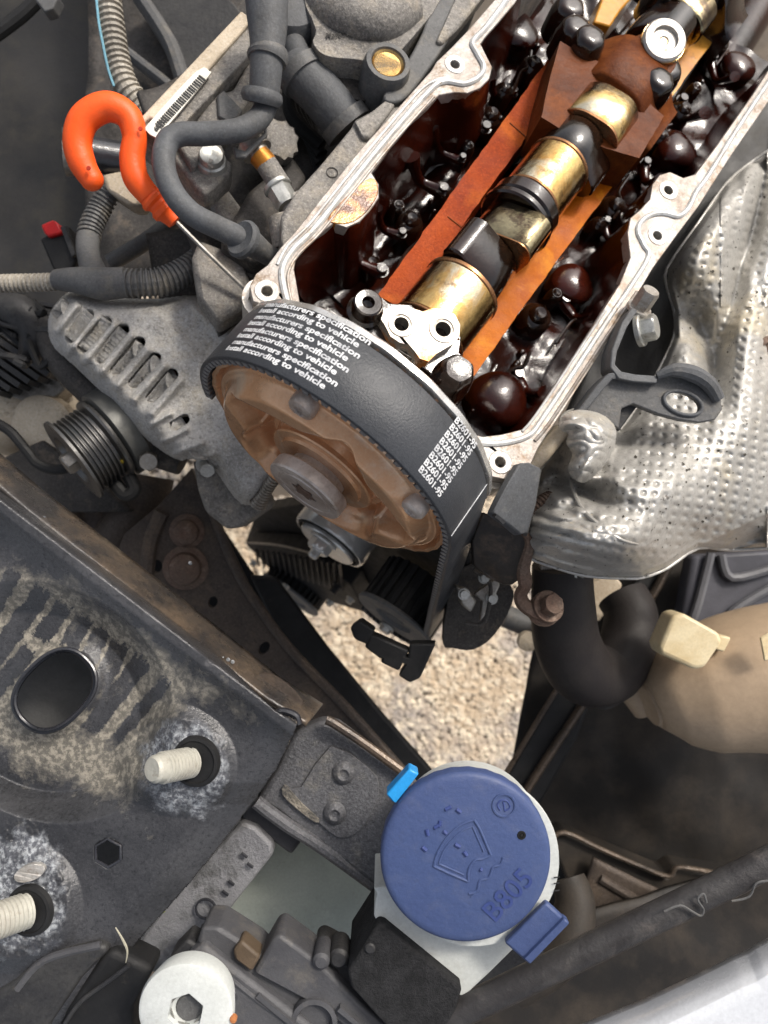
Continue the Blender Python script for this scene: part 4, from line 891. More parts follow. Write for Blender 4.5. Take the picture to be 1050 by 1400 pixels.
obj('clamp_bolt', tube([P(352, 690, -2.6), P(368, 664, -2.3), P(376, 652, -2.2)], [.16, .11, .11], 14, 4, corr=(.06, .02)), STEELD, alt)
obj('long_edge', tube([P(310, 640, -2.7), P(348, 672, -2.7)], .035, 6, 3), BAND, alt)
# belt pulley of the alternator
pul = thing('alternator_pulley', 'grooved dark steel pulley in front of the alternator at the left', 'pulley', P(120, 610, -4.4))
pa = Vector((-.62, -.52, .35)).normalized(); pc = P(112, 622, -3.2)
prof = [(-.55, .3), (-.55, .78), (-.5, .80), (-.46, .78)]
for k in range(6): prof += [(-.42 + k * .085, .64), (-.395 + k * .085, .64), (-.365 + k * .085, .72), (-.35 + k * .085, .72)]
prof += [(.12, .64), (.14, .80), (.19, .80), (.2, .74), (.2, .5), (.12, .44), (.12, .2)]
obj('pulley_body', lathe(prof, pc, pa, 64), M('pulley_steel', (.16, .155, .15), .35, .8, (.10, .10, .095), 1, bump=.1), pul, ang=25)
obj('pulley_back', lathe([(-1.1, .3), (-1.1, .66), (-.9, .84), (-.62, .84), (-.56, .7)], pc, pa, 64), M('pulley_back_grey', (.12, .12, .112), .45, .4, bump=.15), pul)
obj('pulley_nut', hexbolt(pc + pa * .1, pa, .2, .2, 1.3, .05), STEELD, pul, ang=30)
single('mounting_nut', hexbolt(P(203, 626, -3.4), Vector((.3, -.3, 1)), .18, .3, 1.2, .06), STEELD, 'dull hexagonal nut beside the grooved pulley', 'nut', ang=30)
single('yellow_cap', lathe([(0, .08), (.1, .08), (.14, .05)], P(168, 628, -3.2), Vector((0, 0, 1)), 16), M('yellow_paint', (.45, .33, .03), .5), 'small yellow paint dab on the pulley hub', 'cap')
single('belt_tail', tube([P(x, y, -3.5) for x, y in [(140, 640), (158, 662), (172, 676), (184, 668), (176, 650)]], .13, 10, 6), BLK, 'black looped end of a rubber hose under the grooved pulley', 'hose')
# compressor with ribs behind
comp = thing('compressor', 'pale beige compressor body with dark cooling ribs at the left edge', 'compressor', P(40, 540, -7))
obj('compressor_body', tube([P(-60, 520, -6.4), P(40, 560, -6.4), P(110, 590, -6.6)], [1.2, 1.2, .7], 28, 6), BEIGE, comp)
obj('compressor_end', lathe([(-.3, .7), (0, .75), (.1, .6), (.12, 0)], P(60, 590, -5.3), Vector((-.2, -.3, 1)), 28), BEIGE, comp)
for k in range(8):
    x, y = -30 + k * 13, 512 - k * 6
    obj('cooling_rib', seg(P(x - 60 + 10, y - 34 + k, -4.9), P(x + 38, y + 28 + k, -4.9), .11, .5), PLD, comp)
obj('rib_bed', plate([(-40, 470), (30, 460), (90, 530), (60, 560), (-40, 520)], pz(-5.3), dn(.6)), STEELD, comp, bevel=.05)
single('thin_black_hose', tube([P(x, y, -4.2) for x, y in [(-12, 575), (14, 590), (38, 618), (52, 634), (78, 642), (108, 634)]], .10, 10, 8), BLK, 'thin black hose curving below the beige compressor', 'hose')
single('lower_beam', plate([(-30, 640), (60, 600), (130, 650), (180, 700), (120, 700), (60, 700), (-20, 690)], pz(-5.2), dn(.7)), CASTD, 'dark beam under the compressor beside the crossmember', 'beam', bevel=.08)
single('beige_pipe', tube([P(x, y, -7) for x, y in [(90, 668), (130, 680), (150, 720), (170, 760)]], .6, 20, 6), BROWN, 'dull beige pipe bend glimpsed above the crossmember', 'pipe')
single('beige_pipe', tube([P(x, y, -6.4) for x, y in [(60, 690), (76, 700), (92, 760)]], .3, 14, 6), BEIGE, 'pale short pipe next to the crossmember edge at the left', 'pipe')
single('sill_rail', tube([P(x, y, -6.) for x, y in [(200, 650), (190, 690), (150, 750)]], [.6, .55, .5], 16, 6), BROWN, 'brown dusty support arm left of the subframe', 'arm')
# ================================================================ SUBFRAME AND BEAMS BELOW
sub = thing('subframe', 'brown dusty triangular subframe plate with bolts and oval holes', 'subframe', P(330, 850, -7))
sfn = pz(-5.2, .0, -.15, 300, 800)
obj('subframe_plate', plate([(218, 690), (262, 640), (288, 700), (312, 742), (340, 800), (394, 880), (475, 965), (556, 1056), (540, 1076), (430, 1010), (330, 930), (240, 840), (150, 780), (170, 730)], sfn, dn(.15), [circ(291, 823, 6.5, 16, 8, .5), circ(361, 886, 10, 18, 6.5, -.9), circ(214, 774, 8, 14, 9, 0)]), BROWN, sub, bevel=.08)
for x, y, r in ((256, 726, .26), (254, 776, .34)):
    obj('subframe_bolt', lathe([(-.1, r * 1.35), (.06, r * 1.35), (.1, r), (.22, r * .9), (.3, r * .5), (.3, 0)], sfn(x, y), Vector((.1, -.1, 1)), 28), RUST_AND_SHADE, sub)
obj('folded_edge', tube([sfn(x, y) + Vector((0, 0, .08)) for x, y in [(292, 700), (308, 742), (336, 800), (394, 882), (474, 966), (556, 1058)]], .10, 10, 5), BROWN, sub)
obj('plate_rib', tube([sfn(x, y) + Vector((0, 0, .0)) for x, y in [(222, 700), (206, 740), (200, 790)]], .16, 10, 5), BROWN, sub)
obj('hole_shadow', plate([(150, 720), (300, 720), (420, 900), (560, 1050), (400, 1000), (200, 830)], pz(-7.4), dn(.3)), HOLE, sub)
single('black_beam', plate([(340, 786), (376, 788), (450, 887), (520, 972), (590, 1052), (600, 1090), (552, 1090), (500, 1010), (390, 890)], pz(-6.6), dn(.2)), BLK, 'straight black beam running from the water pump to the blue cap', 'beam', bevel=.08)
fb = thing('frame_bar', 'black slanting radiator frame bar with a tan edge right of the gravel', 'frame bar', P(800, 950, -8))
obj('frame_bar', plate([(812, 950), (870, 860), (905, 800), (925, 770), (890, 760), (850, 830), (800, 900), (768, 930), (692, 1058), (670, 1100), (740, 1100), (790, 1010)], pz(-6.6), dn(.25)), BLK, fb, bevel=.08)
obj('bar_edge', tube([P(x, y, -6.45) for x, y in [(930, 742), (900, 800), (868, 852), (800, 958), (752, 1030), (712, 1092)]], .13, 10, 3, flat=.7), BAND, fb)
obj('bar_edge', tube([P(x, y, -6.6) for x, y in [(800, 895), (768, 932), (690, 1060)]], .06, 8, 3), BAND, fb)
obj('upper_bracket', plate([(800, 800), (840, 785), (852, 800), (820, 850), (806, 850)], pz(-6.), dn(.4)), BEIGE, fb, bevel=.05)
shr = thing('fan_shroud', 'large dark radiator fan shroud filling the right below the tan sleeve', 'fan shroud', P(920, 1080, -9))
obj('shroud_wall', bumpy([(760, 720), (1120, 640), (1120, 1460), (620, 1460)], lambda x, y: P(x, y, -7.6 + .5 * math.sin((x - 760) / 180)), 50, .3, .3), FAN, shr, solid=.1)
obj('shroud_rim', tube([P(x, y, -5.8) for x, y in [(752, 1150), (772, 1138), (820, 1160), (880, 1186), (914, 1198), (926, 1186), (960, 1190), (1000, 1198), (1060, 1206)]], .055, 8, 4), BAND, shr)
obj('shroud_lip', plate([(752, 1150), (774, 1142), (912, 1200), (928, 1190), (1062, 1210), (1062, 1330), (900, 1300), (800, 1260)], pz(-5.95), dn(.8)), FAN, shr, bevel=.06)
obj('motor_housing', lathe([(-.6, 1.1), (-.1, 1.1), (.05, 1.0), (.1, .8), (.14, .3), (.14, 0)], P(860, 1330, -5.6), Vector((.1, .1, 1)), 48), FAN, shr)
obj('motor_ring', lathe([(0, 1.18), (.05, 1.2), (.05, 1.14), (0, 1.12)], P(860, 1330, -5.5), Vector((.1, .1, 1)), 60), BAND, shr)
obj('shroud_rib', tube([P(x, y, -5.6) for x, y in [(820, 1200), (900, 1250), (960, 1300)]], .1, 8, 4), BROWN, shr)
for k in range(7): obj('fan_louvre', seg(P(842 + k * 9, 1300 + k * 3, -5.4), P(852 + k * 9, 1330 + k * 3, -5.4), .05, .06), PLD, shr)
single('bay_panel', bumpy([(810, 1170), (900, 1215), (870, 1300), (790, 1240)], pz(-5.7), 10, .1, .5), BROWN, 'dull tan panel seen under the shroud edge right of the blue cap', 'panel', solid=.1)
# blue grey plastic guide at right
gd = thing('plastic_guide', 'dark blue grey moulded guide behind the cream connector', 'guide', P(980, 850, -7))
obj('guide_body', plate([(948, 760), (1070, 752), (1070, 830), (1000, 850), (960, 880), (930, 860)], pz(-6), dn(.6)), M('blue_grey_plastic', (.09, .09, .105), .5, bump=.15), gd, bevel=.1)
for l in ([(972, 756), (956, 820), (946, 850)], [(1060, 800), (1010, 830), (990, 850)], [(986, 758), (1000, 790), (1060, 776)]):
    obj('guide_rib', tube([P(x, y, -5.9) for x, y in l], .1, 8, 4), M('guide_rib_grey%d' % l[0][0], (.13, .13, .14), .5, bump=.1), gd)

# ================================================================ RADIATOR HOSE, TAN SLEEVE
rh = thing('radiator_hose', 'thick black rubber radiator hose bending in a U under the heat shield', 'hose', P(800, 900, -5))
obj('hose_bend', tube([P(*q) for q in [(768, 772, -3.0), (770, 830, -3.2), (776, 880, -3.6), (800, 920, -4.), (836, 918, -4.4), (858, 880, -4.6), (862, 840, -4.8), (850, 815, -5)]], [.52, .56, .60, .62, .60, .58, .54, .5], 30, 10), M('hose_black', (.016, .013, .013), .62, 0, (.026, .022, .02), .8, bump=.15), rh)
obj('hose_clamp', tube([P(738, 776, -2.9), P(790, 776, -2.9)], [.1, .1], 10, 3, corr=(.04, .02)), STEELD, rh)
obj('clamp_screw', hexbolt(P(786, 782, -2.6), Vector((1, 0, .3)), .1, .12, 1.2, .04), ZINC, rh, ang=30)
obj('hose_mark', plate([(790, 900), (802, 896), (806, 914), (796, 920)], pz(-3.24), dn(.02)), PLD, rh)
obj('clip_band', tube([P(790, 944, -4.0), P(826, 960, -4.2), P(856, 940, -4.4), (P(872, 910, -4.6))], .14, 12, 5), PLD, rh)
ts = thing('tan_sleeve', 'smooth tan protective sleeve with creases entering from the right edge', 'sleeve', P(960, 950, -5))
obj('sleeve_body', tube([P(*q) for q in [(884, 962, -4.5), (894, 958, -4.5), (922, 950, -4.4), (962, 942, -4.3), (1010, 932, -4.2), (1060, 926, -4.1), (1120, 920, -4.)]], [.45, .95, 1.2, 1.3, 1.38, 1.42, 1.45], 48, 8), TAN, ts)
obj('sleeve_label', plate([(1040, 872), (1062, 860), (1062, 900), (1046, 904)], pz(-2.66), dn(.06)), CREAM, ts, bevel=.02)
cc = thing('cream_connector', 'cream plastic connector block plugged beside the tan sleeve', 'connector', P(940, 880, -4))
obj('connector_block', plate([(902, 884), (920, 842), (934, 838), (984, 866), (988, 876), (962, 914), (950, 916), (906, 896)], pz(-3.3, .1, 0), dn(.6)), CREAM, cc, bevel=.08, seg=3)
obj('connector_ridge', seg(P(916, 872, -3.2), P(962, 894, -3.15), .08, .1), CREAM, cc)
obj('connector_tab', plate([(984, 868), (1000, 872), (990, 892), (978, 888)], pz(-3.2), dn(.3)), CREAM, cc, bevel=.03)
obj('tan_elbow', tube([P(872, 930, -5.2), P(895, 960, -5.2)], .5, 20, 4), TAN, ts)

# ================================================================ HEAT SHIELD
from mathutils.geometry import intersect_point_line
SH = [(1070, 188), (1050, 206), (1023, 225), (993, 251), (955, 305), (913, 366), (912, 392), (922, 425), (922, 460), (903, 502), (888, 530), (869, 560), (848, 588), (838, 576), (818, 565), (783, 561), (766, 574), (772, 598), (762, 618), (741, 640), (722, 700), (716, 741), (724, 762), (760, 776), (802, 787), (850, 790), (879, 789), (913, 776), (955, 749), (1000, 752), (1070, 748)]
def inside(x, y, poly):
    c = False; j = len(poly) - 1
    for i in range(len(poly)):
        xi, yi = poly[i]; xj, yj = poly[j]
        if (yi > y) != (yj > y) and x < (xj - xi) * (y - yi) / (yj - yi) + xi: c = not c
        j = i
    return c
def edged(x, y, poly):
    best = 1e9
    for i in range(len(poly) - 1):
        x0, y0 = poly[i]; x1, y1 = poly[i + 1]; dx, dy = x1 - x0, y1 - y0
        t = max(0, min(1, ((x - x0) * dx + (y - y0) * dy) / (dx * dx + dy * dy))); best = min(best, math.hypot(x - x0 - t * dx, y - y0 - t * dy))
    return best
def gs(x, y, cx, cy, sx, sy, ang=0):
    dx, dy = x - cx, y - cy; c, s = math.cos(ang), math.sin(ang); u, v = dx * c + dy * s, -dx * s + dy * c
    return math.exp(-(u / sx) ** 2 - (v / sy) ** 2)
def shield_z(x, y):
    X, Y = (x - 525) / 100, (700 - y) / 100
    z = (-.75 - .2458 * (X + 1.6) - .271 * (Y - 3.1)) / .93
    z -= .25 * ((x - 800) / 250.) ** 2 * (y > 0)
    z += 1.5 * gs(x, y, 880, 680, 120, 80, -.6) + .55 * gs(x, y, 1010, 560, 90, 150)
    z += .7 * gs(x, y, 800, 740, 150, 45, .25) - .5 * gs(x, y, 800, 672, 60, 14, .35)
    z += .9 * gs(x, y, 965, 330, 42, 100, .5) + .45 * gs(x, y, 805, 605, 38, 40)
    z -= .75 * gs(x, y, 955, 440, 26, 75, -.5)             # fold between the upper lobe and the body
    z -= .55 * gs(x, y, 1022, 330, 12, 180, .25)
    z += .30 * gs(x, y, 1060, 330, 22, 200, .25)
    # deep crease at the lower right
    t = (x - 900) * -.47 + (y - 790) * -.88
    cr = 765 - (x - 930) * .48; d = y - cr
    if x > 900: z -= .9 * max(0, min(1, (x - 905) / 60)) * max(0, min(1, (d + 6) / 26))
    if x > 930: z += .16 * math.sin((d + .3 * (x - 940)) / 9.) * max(0, min(1, (d + 20) / 30)) * .5
    # long wrinkles on the lower left tube
    wv = y - 700 - (x - 720) * .28
    wg = max(0, min(1, (880 - x) / 110)) * max(0, min(1, (wv + 30) / 40))
    z += wg * .12 * (abs(math.sin(wv / 5.4 + .8 * noise.noise(Vector((x / 40, y / 40, 0))))) - .5) + wg * .05 * noise.noise(Vector((x / 30, y / 7, 3)))
    # crumples near the small lobe
    cg = gs(x, y, 790, 660, 60, 60); z += cg * .3 * noise.noise(Vector((x / 22, y / 15, 1)))
    # rolled down border
    e = edged(x, y, SH); lo = sm2(y, 590, 680)
    if x < 1048: z -= (1 - lo) * .6 * max(0, 1 - e / 30) ** 2 + lo * .8 * max(0, 1 - e / 70) ** 2.2
    z += .5 * gs(x, y, 1030, 560, 60, 110) - .35 * gs(x, y, 975, 500, 14, 60, -.3)
    z += .05 * math.exp(-((e - 7) / 3.5) ** 2)
    z += .08 * noise.noise(Vector((x / 60, y / 60, 9))) + .015 * noise.noise(Vector((x / 18, y / 18, 2))) + (.05 * math.sin(x / 5.2 + 2 * noise.noise(Vector((x / 40, y / 40, 0)))) if x > 985 and y < 420 else 0)
    # embossed dimples, on a slightly warped lattice
    wx = x + 5 * math.sin(y / 60); wy = y + 6 * math.sin(x / 70)
    u = (wx * .985 + wy * .17) / 15.5; v = (-wx * .17 + wy * .985) / 13.2
    dm = (math.cos(2 * math.pi * u) * math.cos(2 * math.pi * v) if False else (.5 + .5 * math.cos(2 * math.pi * u)) * (.5 + .5 * math.cos(2 * math.pi * v)))
    fade = (1 - wg * .9) * (1 - .8 * gs(x, y, 800, 610, 60, 60)) * max(0, min(1, (e - 8) / 14))
    fade *= .55 + .45 * math.sin(x / 37 + y / 53) ** 2
    z -= .062 * dm ** 1.5 * fade
    return z
NX, NY = 250, 400
X0, X1, Y0, Y1 = 712, 1072, 186, 796
def shg(a, b):
    x = X0 + (X1 - X0) * a; y = Y0 + (Y1 - Y0) * b
    if not inside(x, y, SH):
        return None
    return P(x, y, shield_z(x, y))
hs = thing('heat_shield', 'silvery dimpled exhaust heat shield of embossed foil at the right', 'heat shield', P(900, 650, -3))
obj('shield_foil', grid(shg, NX, NY), SHLD, hs, ang=80)
obj('shield_hem', tube([P(x, y, shield_z(x, y) - .02) for x, y in SH], .03, 8, 3), SHLD, hs)
obj('shield_bolt', lathe([(-.3, .42), (0, .40), (.03, .3), (-.1, .26), (-.1, .0)], P(1062, 490, -2.0), Vector((0, 0, 1)), 32), RUST_AND_SHADE, hs)
obj('bolt_recess', lathe([(-.02, .34), (.06, .33), (.09, .22), (.09, 0)], P(1066, 488, -2.0), Vector((-.3, .2, 1)), 24), RUST_AND_SHADE, hs)
LOB = [(764, 578), (772, 566), (790, 560), (818, 564), (838, 578), (843, 596), (836, 622), (818, 646), (800, 660), (784, 655), (776, 640), (782, 622), (774, 606), (776, 594), (766, 588)]
LOB = [(q.x, q.y) for q in smoothpath([Vector((x, y, 0)) for x, y in LOB], 5, True)]
def lobg(a, b):
    x, y = 758 + 90 * a, 554 + 112 * b
    if not inside(x, y, LOB): return None
    e = edged(x, y, LOB + LOB[:1]); z = shield_z(805, 640) + .25 + .42 * (1 - max(0, 1 - e / 30) ** 2.2) + .12 * abs(noise.noise(Vector((x / 20, y / 14, 0)))) + .05 * math.sin(y / 4.) * max(0, min(1, (790 - x) / 14)) * (y > 600)
    return P(x, y, z)
obj('corner_lobe', grid(lobg, 150, 180), SHLD, hs, ang=80)
obj('crease_line', tube([P(x, y, shield_z(x, y) + .01) for x, y in [(778, 655), (792, 690), (812, 712), (846, 736), (872, 744)]], [.02, .035, .03, .01], 8, 6), SHLD, hs)
rgs = random.Random(4)
spv, spf = [], []
for k in range(300):
    x, y = rgs.uniform(740, 1048), rgs.uniform(230, 780)
    if not inside(x, y, SH) or edged(x, y, SH) < 6: continue
    r = rgs.choice((.7, .8, 1., 1.3, 2.)); n0 = len(spv); c_ = [(x + r * rgs.uniform(.6, 1.3) * math.cos(t), y + r * rgs.uniform(.6, 1.3) * math.sin(t)) for t in (math.pi / 3 * i for i in range(6))]
    spv += [P(px_, py_, shield_z(px_, py_) + .012) for px_, py_ in c_]; spf.append(tuple(range(n0, n0 + 6)))
so = obj('soot_specks', (spv, spf), M('soot_brown', (.07, .062, .05), .7, bump=0), hs, smooth=False); so['kind'] = 'stuff'
# dark void wall between head and shield
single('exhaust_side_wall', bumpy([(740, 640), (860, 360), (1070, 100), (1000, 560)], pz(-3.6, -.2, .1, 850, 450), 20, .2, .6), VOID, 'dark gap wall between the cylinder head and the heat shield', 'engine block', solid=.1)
# lifting eye bracket
le = thing('lifting_eye', 'dark grey steel lifting eye bracket reaching over the heat shield', 'lifting eye', P(900, 560, -1.5))
eyeh = circ(934, 551, 26, 28, 14, .33)
obj('eye_plate', plate([(824, 574), (800, 560), (812, 540), (836, 512), (850, 510), (896, 518), (918, 506), (946, 508), (972, 522), (986, 544), (988, 560), (978, 574), (956, 578), (930, 574), (900, 566), (866, 552), (850, 558), (846, 586)], pz(-.35, .05, .1, 900, 550), dn(.16), [eyeh]), PLG, le, bevel=.02)
obj('eye_wall', grid(lambda a, b: pz(-.32 - .34 * b, .05, .1, 900, 550)(*[(p) for p in (934 + (27 + 0 * b) * math.cos(2 * math.pi * a) * math.cos(.33) - 15 * math.sin(2 * math.pi * a) * math.sin(.33), 551 + 27 * math.cos(2 * math.pi * a) * math.sin(.33) + 15 * math.sin(2 * math.pi * a) * math.cos(.33))]), 40, 2), HOSE, le, solid=.05)
obj('eye_turned_end', tube([P(*q) for q in [(898, 514, -.28), (922, 506, -.24), (950, 512, -.24), (970, 526, -.26), (982, 546, -.3)]], [.05, .10, .12, .11, .09], 10, 8), HOSE, le)
obj('strap_upper', polyprism([P(x, y, -.25 - .004 * (520 - y)) for x, y in [(872, 424), (858, 446), (844, 480), (841, 498), (850, 508), (870, 512), (900, 514), (898, 524), (866, 522), (846, 518), (834, 502), (836, 478), (850, 440), (864, 420)]], dn(.5)), HOSE, le, bevel=.02)
obj('strap_lower', polyprism([P(x, y, -.3) for x, y in [(850, 508), (832, 510), (816, 526), (794, 556), (784, 566), (792, 570), (802, 562), (824, 534), (838, 518), (852, 518)]], dn(.5)), HOSE, le, bevel=.02)
obj('web_plate', polyprism([P(x, y, -.5) for x, y in [(836, 516), (866, 520), (886, 540), (868, 560), (846, 590), (826, 566), (802, 560)]], dn(.15)), PLD, le, bevel=.02)
obj('bracket_bolt', hexbolt(P(872, 452, -1.0), Vector((.8, .1, .55)), .2, .2, 1.25, .08), ZINC, le, ang=30)
obj('bracket_bolt', hexbolt(P(872, 424, -1.0), Vector((.3, .6, .7)), .15, .3, 1.3, .06), ALU, le, ang=30)
# vertical pipe along the rim
single('rim_drain_pipe', tube([H(x, y, -.55) for x, y in [(766, 590), (740, 622), (722, 640)]], .13, 14, 4), BEIGE, 'short tan metal tube along the front right corner of the head', 'pipe')

# ================================================================ FRONT RIGHT BRACKETS
fr = thing('coil_bracket', 'grey sheet metal bracket with clipped corner right of the belt', 'bracket', P(706, 690, -.5))
obj('bracket_sheet', polyprism([P(674, 701, .1), P(690, 670, .12), P(711, 633, .05), P(724, 632, .0), P(740, 640, -.05), P(733, 690, -.15), P(722, 728, -.3), P(712, 731, -.3), P(694, 716, -.1)], Vector((-.08, -.02, -.14))), HOSE, fr, bevel=.025)
obj('bracket_flank', polyprism([P(740, 641, -.06), P(733, 690, -.16), P(722, 729, -.32), P(716, 742, -1.2), P(728, 700, -1.1), P(738, 660, -1.)], Vector((-.05, 0, -.05))), PLG, fr, bevel=.01)
obj('sheet_notch', seg(P(676, 704, .1), P(688, 714, .05), .05, .1), PLD, fr)
single('threaded_stud', tube([P(724, 700, -.9), P(738, 688, -.9), P(752, 680, -1.)], .11, 14, 4, corr=(.05, .022)), RUST_AND_SHADE, 'short rusty threaded stud behind the grey sheet bracket', 'stud')
lowb = thing('belt_guard_bracket', 'dark bent steel bracket with a rusty hook and bolt beside the belt', 'bracket', P(690, 780, -2))
obj('guard_plate', polyprism([P(*q) for q in [(660, 700, -.7), (676, 706, -.6), (700, 722, -.6), (716, 732, -.6), (728, 742, -.65), (718, 770, -.85), (714, 790, -1.), (700, 800, -1.1), (690, 800, -1.2), (668, 790, -1.2), (648, 772, -1.2), (645, 740, -1.)]], Vector((-.02, 0, -.12))), M('guard_dark_metal', (.06, .054, .05), .4, .5, (.035, .03, .028), .8, bump=.3, dirt=(.12, .09, .07), ds=2), lowb, bevel=.02)
obj('hook_strip', tube([P(*q) for q in [(716, 728, -.6), (724, 744, -.65), (716, 778, -.8), (718, 800, -.9), (712, 812, -1.), (716, 826, -1.05), (738, 840, -1.), (756, 838, -1.)]], [.03, .05, .06, .07, .07, .07, .07, .05], 8, 6, flat=1.6), RUST_AND_SHADE, lowb)
obj('hook_bolt', hexbolt(P(748, 830, -1.05), Vector((.25, .3, .9)), .17, .18, 1.45, .07), RUST_AND_SHADE, lowb, ang=30)
obj('hook_eye', lathe([(-.1, .24), (0, .25), (.03, .22), (.03, 0)], P(744, 834, -1.05), Vector((.1, .2, .9)), 24), RUST_AND_SHADE, lowb)
eng = single('lower_engine_cover', plate([(620, 790), (660, 770), (698, 800), (700, 826), (676, 868), (648, 888), (620, 886), (606, 876)], pz(-3.4), dn(.4), smoothk=3), CASTD, 'round dark lower engine cover edge just right of the belt', 'engine cover', bevel=.15, seg=3)
fw = thing('metal_guide_frame', 'bent silvery wire guide frame between the belt and the lower bracket', 'guide frame', P(650, 830, -2.6))
obj('guide_frame_wire', tube([P(x, y, -2.3) for x, y in [(648, 780), (670, 798), (666, 840), (656, 854), (636, 852)]], .035, 10, 5), CASTD, fw)
obj('guide_cheek', plate([(622, 800), (640, 806), (652, 822), (644, 838), (630, 826)], pz(-2.5), dn(.3)), STEELD, fw, bevel=.04)
obj('guide_arm', plate([(648, 812), (680, 790), (684, 800), (668, 836), (656, 850), (660, 822)], pz(-2.5), dn(.2)), STEELD, fw, bevel=.03)
for x, y in ((634, 812), (662, 790), (672, 818)): obj('guide_bolt', hexbolt(P(x, y, -2.4), Vector((0, 0, 1)), .08, .1, 1.3, .04), ZINC, fw, ang=30)
single('under_tray_edge', tube([P(x, y, -8) for x, y in [(690, 842), (740, 862), (790, 884)]], .28, 12, 4), PLG, 'grey blurred tray edge above the gravel beside the black hose', 'tray')
single('under_tray_fixing', lathe([(0, .24), (.2, .22), (.3, 0)], P(720, 876, -7.6), Vector((0, 0, 1)), 20), BEIGE, 'small pale fixing on the tray edge above the gravel', 'fixing')

# ================================================================ FRONT CROSSMEMBER (BOTTOM LEFT)
pf0 = pz(.35, .0, .10, 150, 1000)
def panz(x, y):
    z = .35 + .001 * (y - 1000)
    u = ((x - 0) * .78 + (y - 700) * .62) / 100      # along the length
    v = (-(x - 0) * .62 + (y - 700) * .78) / 100     # across, 0 at rear edge
    ve = (y - (668 + (x) * .762)) * .79 / 100        # distance from the rear edge line
    z += .22 * max(0, 1 - max(0, ve - .25) / .5) ** 2 - .5 * max(0, (.14 - ve) / .14) ** 2 if ve < .8 else 0
    # pressed recessed field on the left with round lower border
    rc_ = gs(x, y, 60, 960, 165, 140, .55)
    z -= .38 * max(0, min(1, (rc_ - .28) / .22))
    # raised land round the upper stud
    z += .12 * max(0, min(1, (gs(x, y, 240, 1040, 78, 70, .4) - .3) / .2))
    z += .12 * max(0, min(1, (gs(x, y, 25, 1240, 80, 85, .4) - .3) / .2))
    # falls away to the right lower edge
    du_ = 0
    er = (x - (440 - (y - 1000) * .80)) / 100 * .75 + .55
    z -= .9 * max(0, er) ** 1.6
    z += .02 * noise.noise(Vector((x / 50, y / 50, 2)))
    for cx_, cy_, rx, ry in ((250, 1056, 70, 66), (30, 1215, 70, 100)):
        q = math.hypot((x - cx_) / rx, (y - cy_) / ry); z += .022 * max(0, min(1, (1.05 - q) * 3)) * noise.noise(Vector((x / 5, y / 5, 1)))
    lr_ = ((x - 262) * 180 + (y - 905) * 72) / 19400.  # pressed step right of the dusty field
    z += .13 * max(0, min(1, lr_ * 3 + .5)) * (y > 880 and y < 1100) * max(0, min(1, (y - 880) / 30)) * max(0, min(1, (1100 - y) / 30))
    # oval hole lip
    e_ = gs(x, y, 75, 945, 70, 50, -.75); z += .10 * math.exp(-((e_ - .42) / .14) ** 2)
    return z
PANP = [(-40, 640), (0, 668), (100, 742), (200, 818), (300, 896), (378, 972), (408, 984), (404, 1000), (380, 1050), (345, 1100), (300, 1160), (250, 1220), (212, 1262), (170, 1310), (120, 1400), (100, 1460), (-40, 1460)]
def ov(x, y): # oval opening, tilted
    dx, dy = x - 75, y - 944; a = -.78; u, v = dx * math.cos(a) + dy * math.sin(a), -dx * math.sin(a) + dy * math.cos(a)
    return (abs(u) / 57) ** 2.4 + (abs(v) / 41) ** 2.4 < 1
def hexh(x, y): return abs(x - 148) < 18 and math.hypot(x - 148, y - 1166) < 20 * .98 and abs((x - 148) * .5 + (y - 1166) * .866) < 18 and abs((x - 148) * -.5 + (y - 1166) * .866) < 18
def pang(a, b):
    x = -40 + 460 * a; y = 636 + 824 * b
    if not inside(x, y, PANP) or ov(x, y) or hexh(x, y): return None
    return P(x, y, panz(x, y))
cm = thing('front_crossmember', 'large dirty black pressed front crossmember with two pale threaded studs', 'crossmember', P(150, 1050, -.6))
obj('pressed_panel', grid(pang, 300, 420), PANX, cm, ang=80, solid=.10, off=-1)
def onp(x, y, d=.0): return P(x, y, panz(x, y) + d)
# edge lips of the openings
def ring_on(px, r, mat, name, k=1): return obj(name, tube([onp(x, y, .0) for x, y in px], r, 8, k, caps=False), mat, cm)
al = -.78; ovp = []
for i in range(49):
    t = 2 * math.pi * i / 48; u = 60 * math.copysign(abs(math.cos(t)) ** .83, math.cos(t)); v = 44 * math.copysign(abs(math.sin(t)) ** .83, math.sin(t))
    ovp.append((75 + u * math.cos(al) - v * math.sin(al), 944 + u * math.sin(al) + v * math.cos(al)))
obj('opening_lip', tube([P(x, y, panz(x, y) - .01) for x, y in ovp], .045, 10, 2, caps=False), GLOSB, cm)
obj('opening_wall', grid(lambda a, b: (lambda q: P(q[0], q[1], .33 - .5 * b))(ovp[int(a * 48)]), 48, 3), GLOSB, cm)
obj('hex_lip', tube([onp(148 + 19.5 * math.cos(q + .52), 1166 + 19.5 * math.sin(q + .52), -.01) for q in (2 * math.pi * i / 6 for i in range(7))], .022, 8, 2, caps=False, smooth=False), GLOSB, cm)
single('lower_valance', bumpy([(-80, 640), (260, 860), (300, 1250), (-80, 1460)], pz(-1.0), 12, .1, .5), M('valance_dark', (.11, .108, .105), .6, bump=.2), 'dark inner face seen through the oval and hexagonal openings', 'panel', solid=.1)
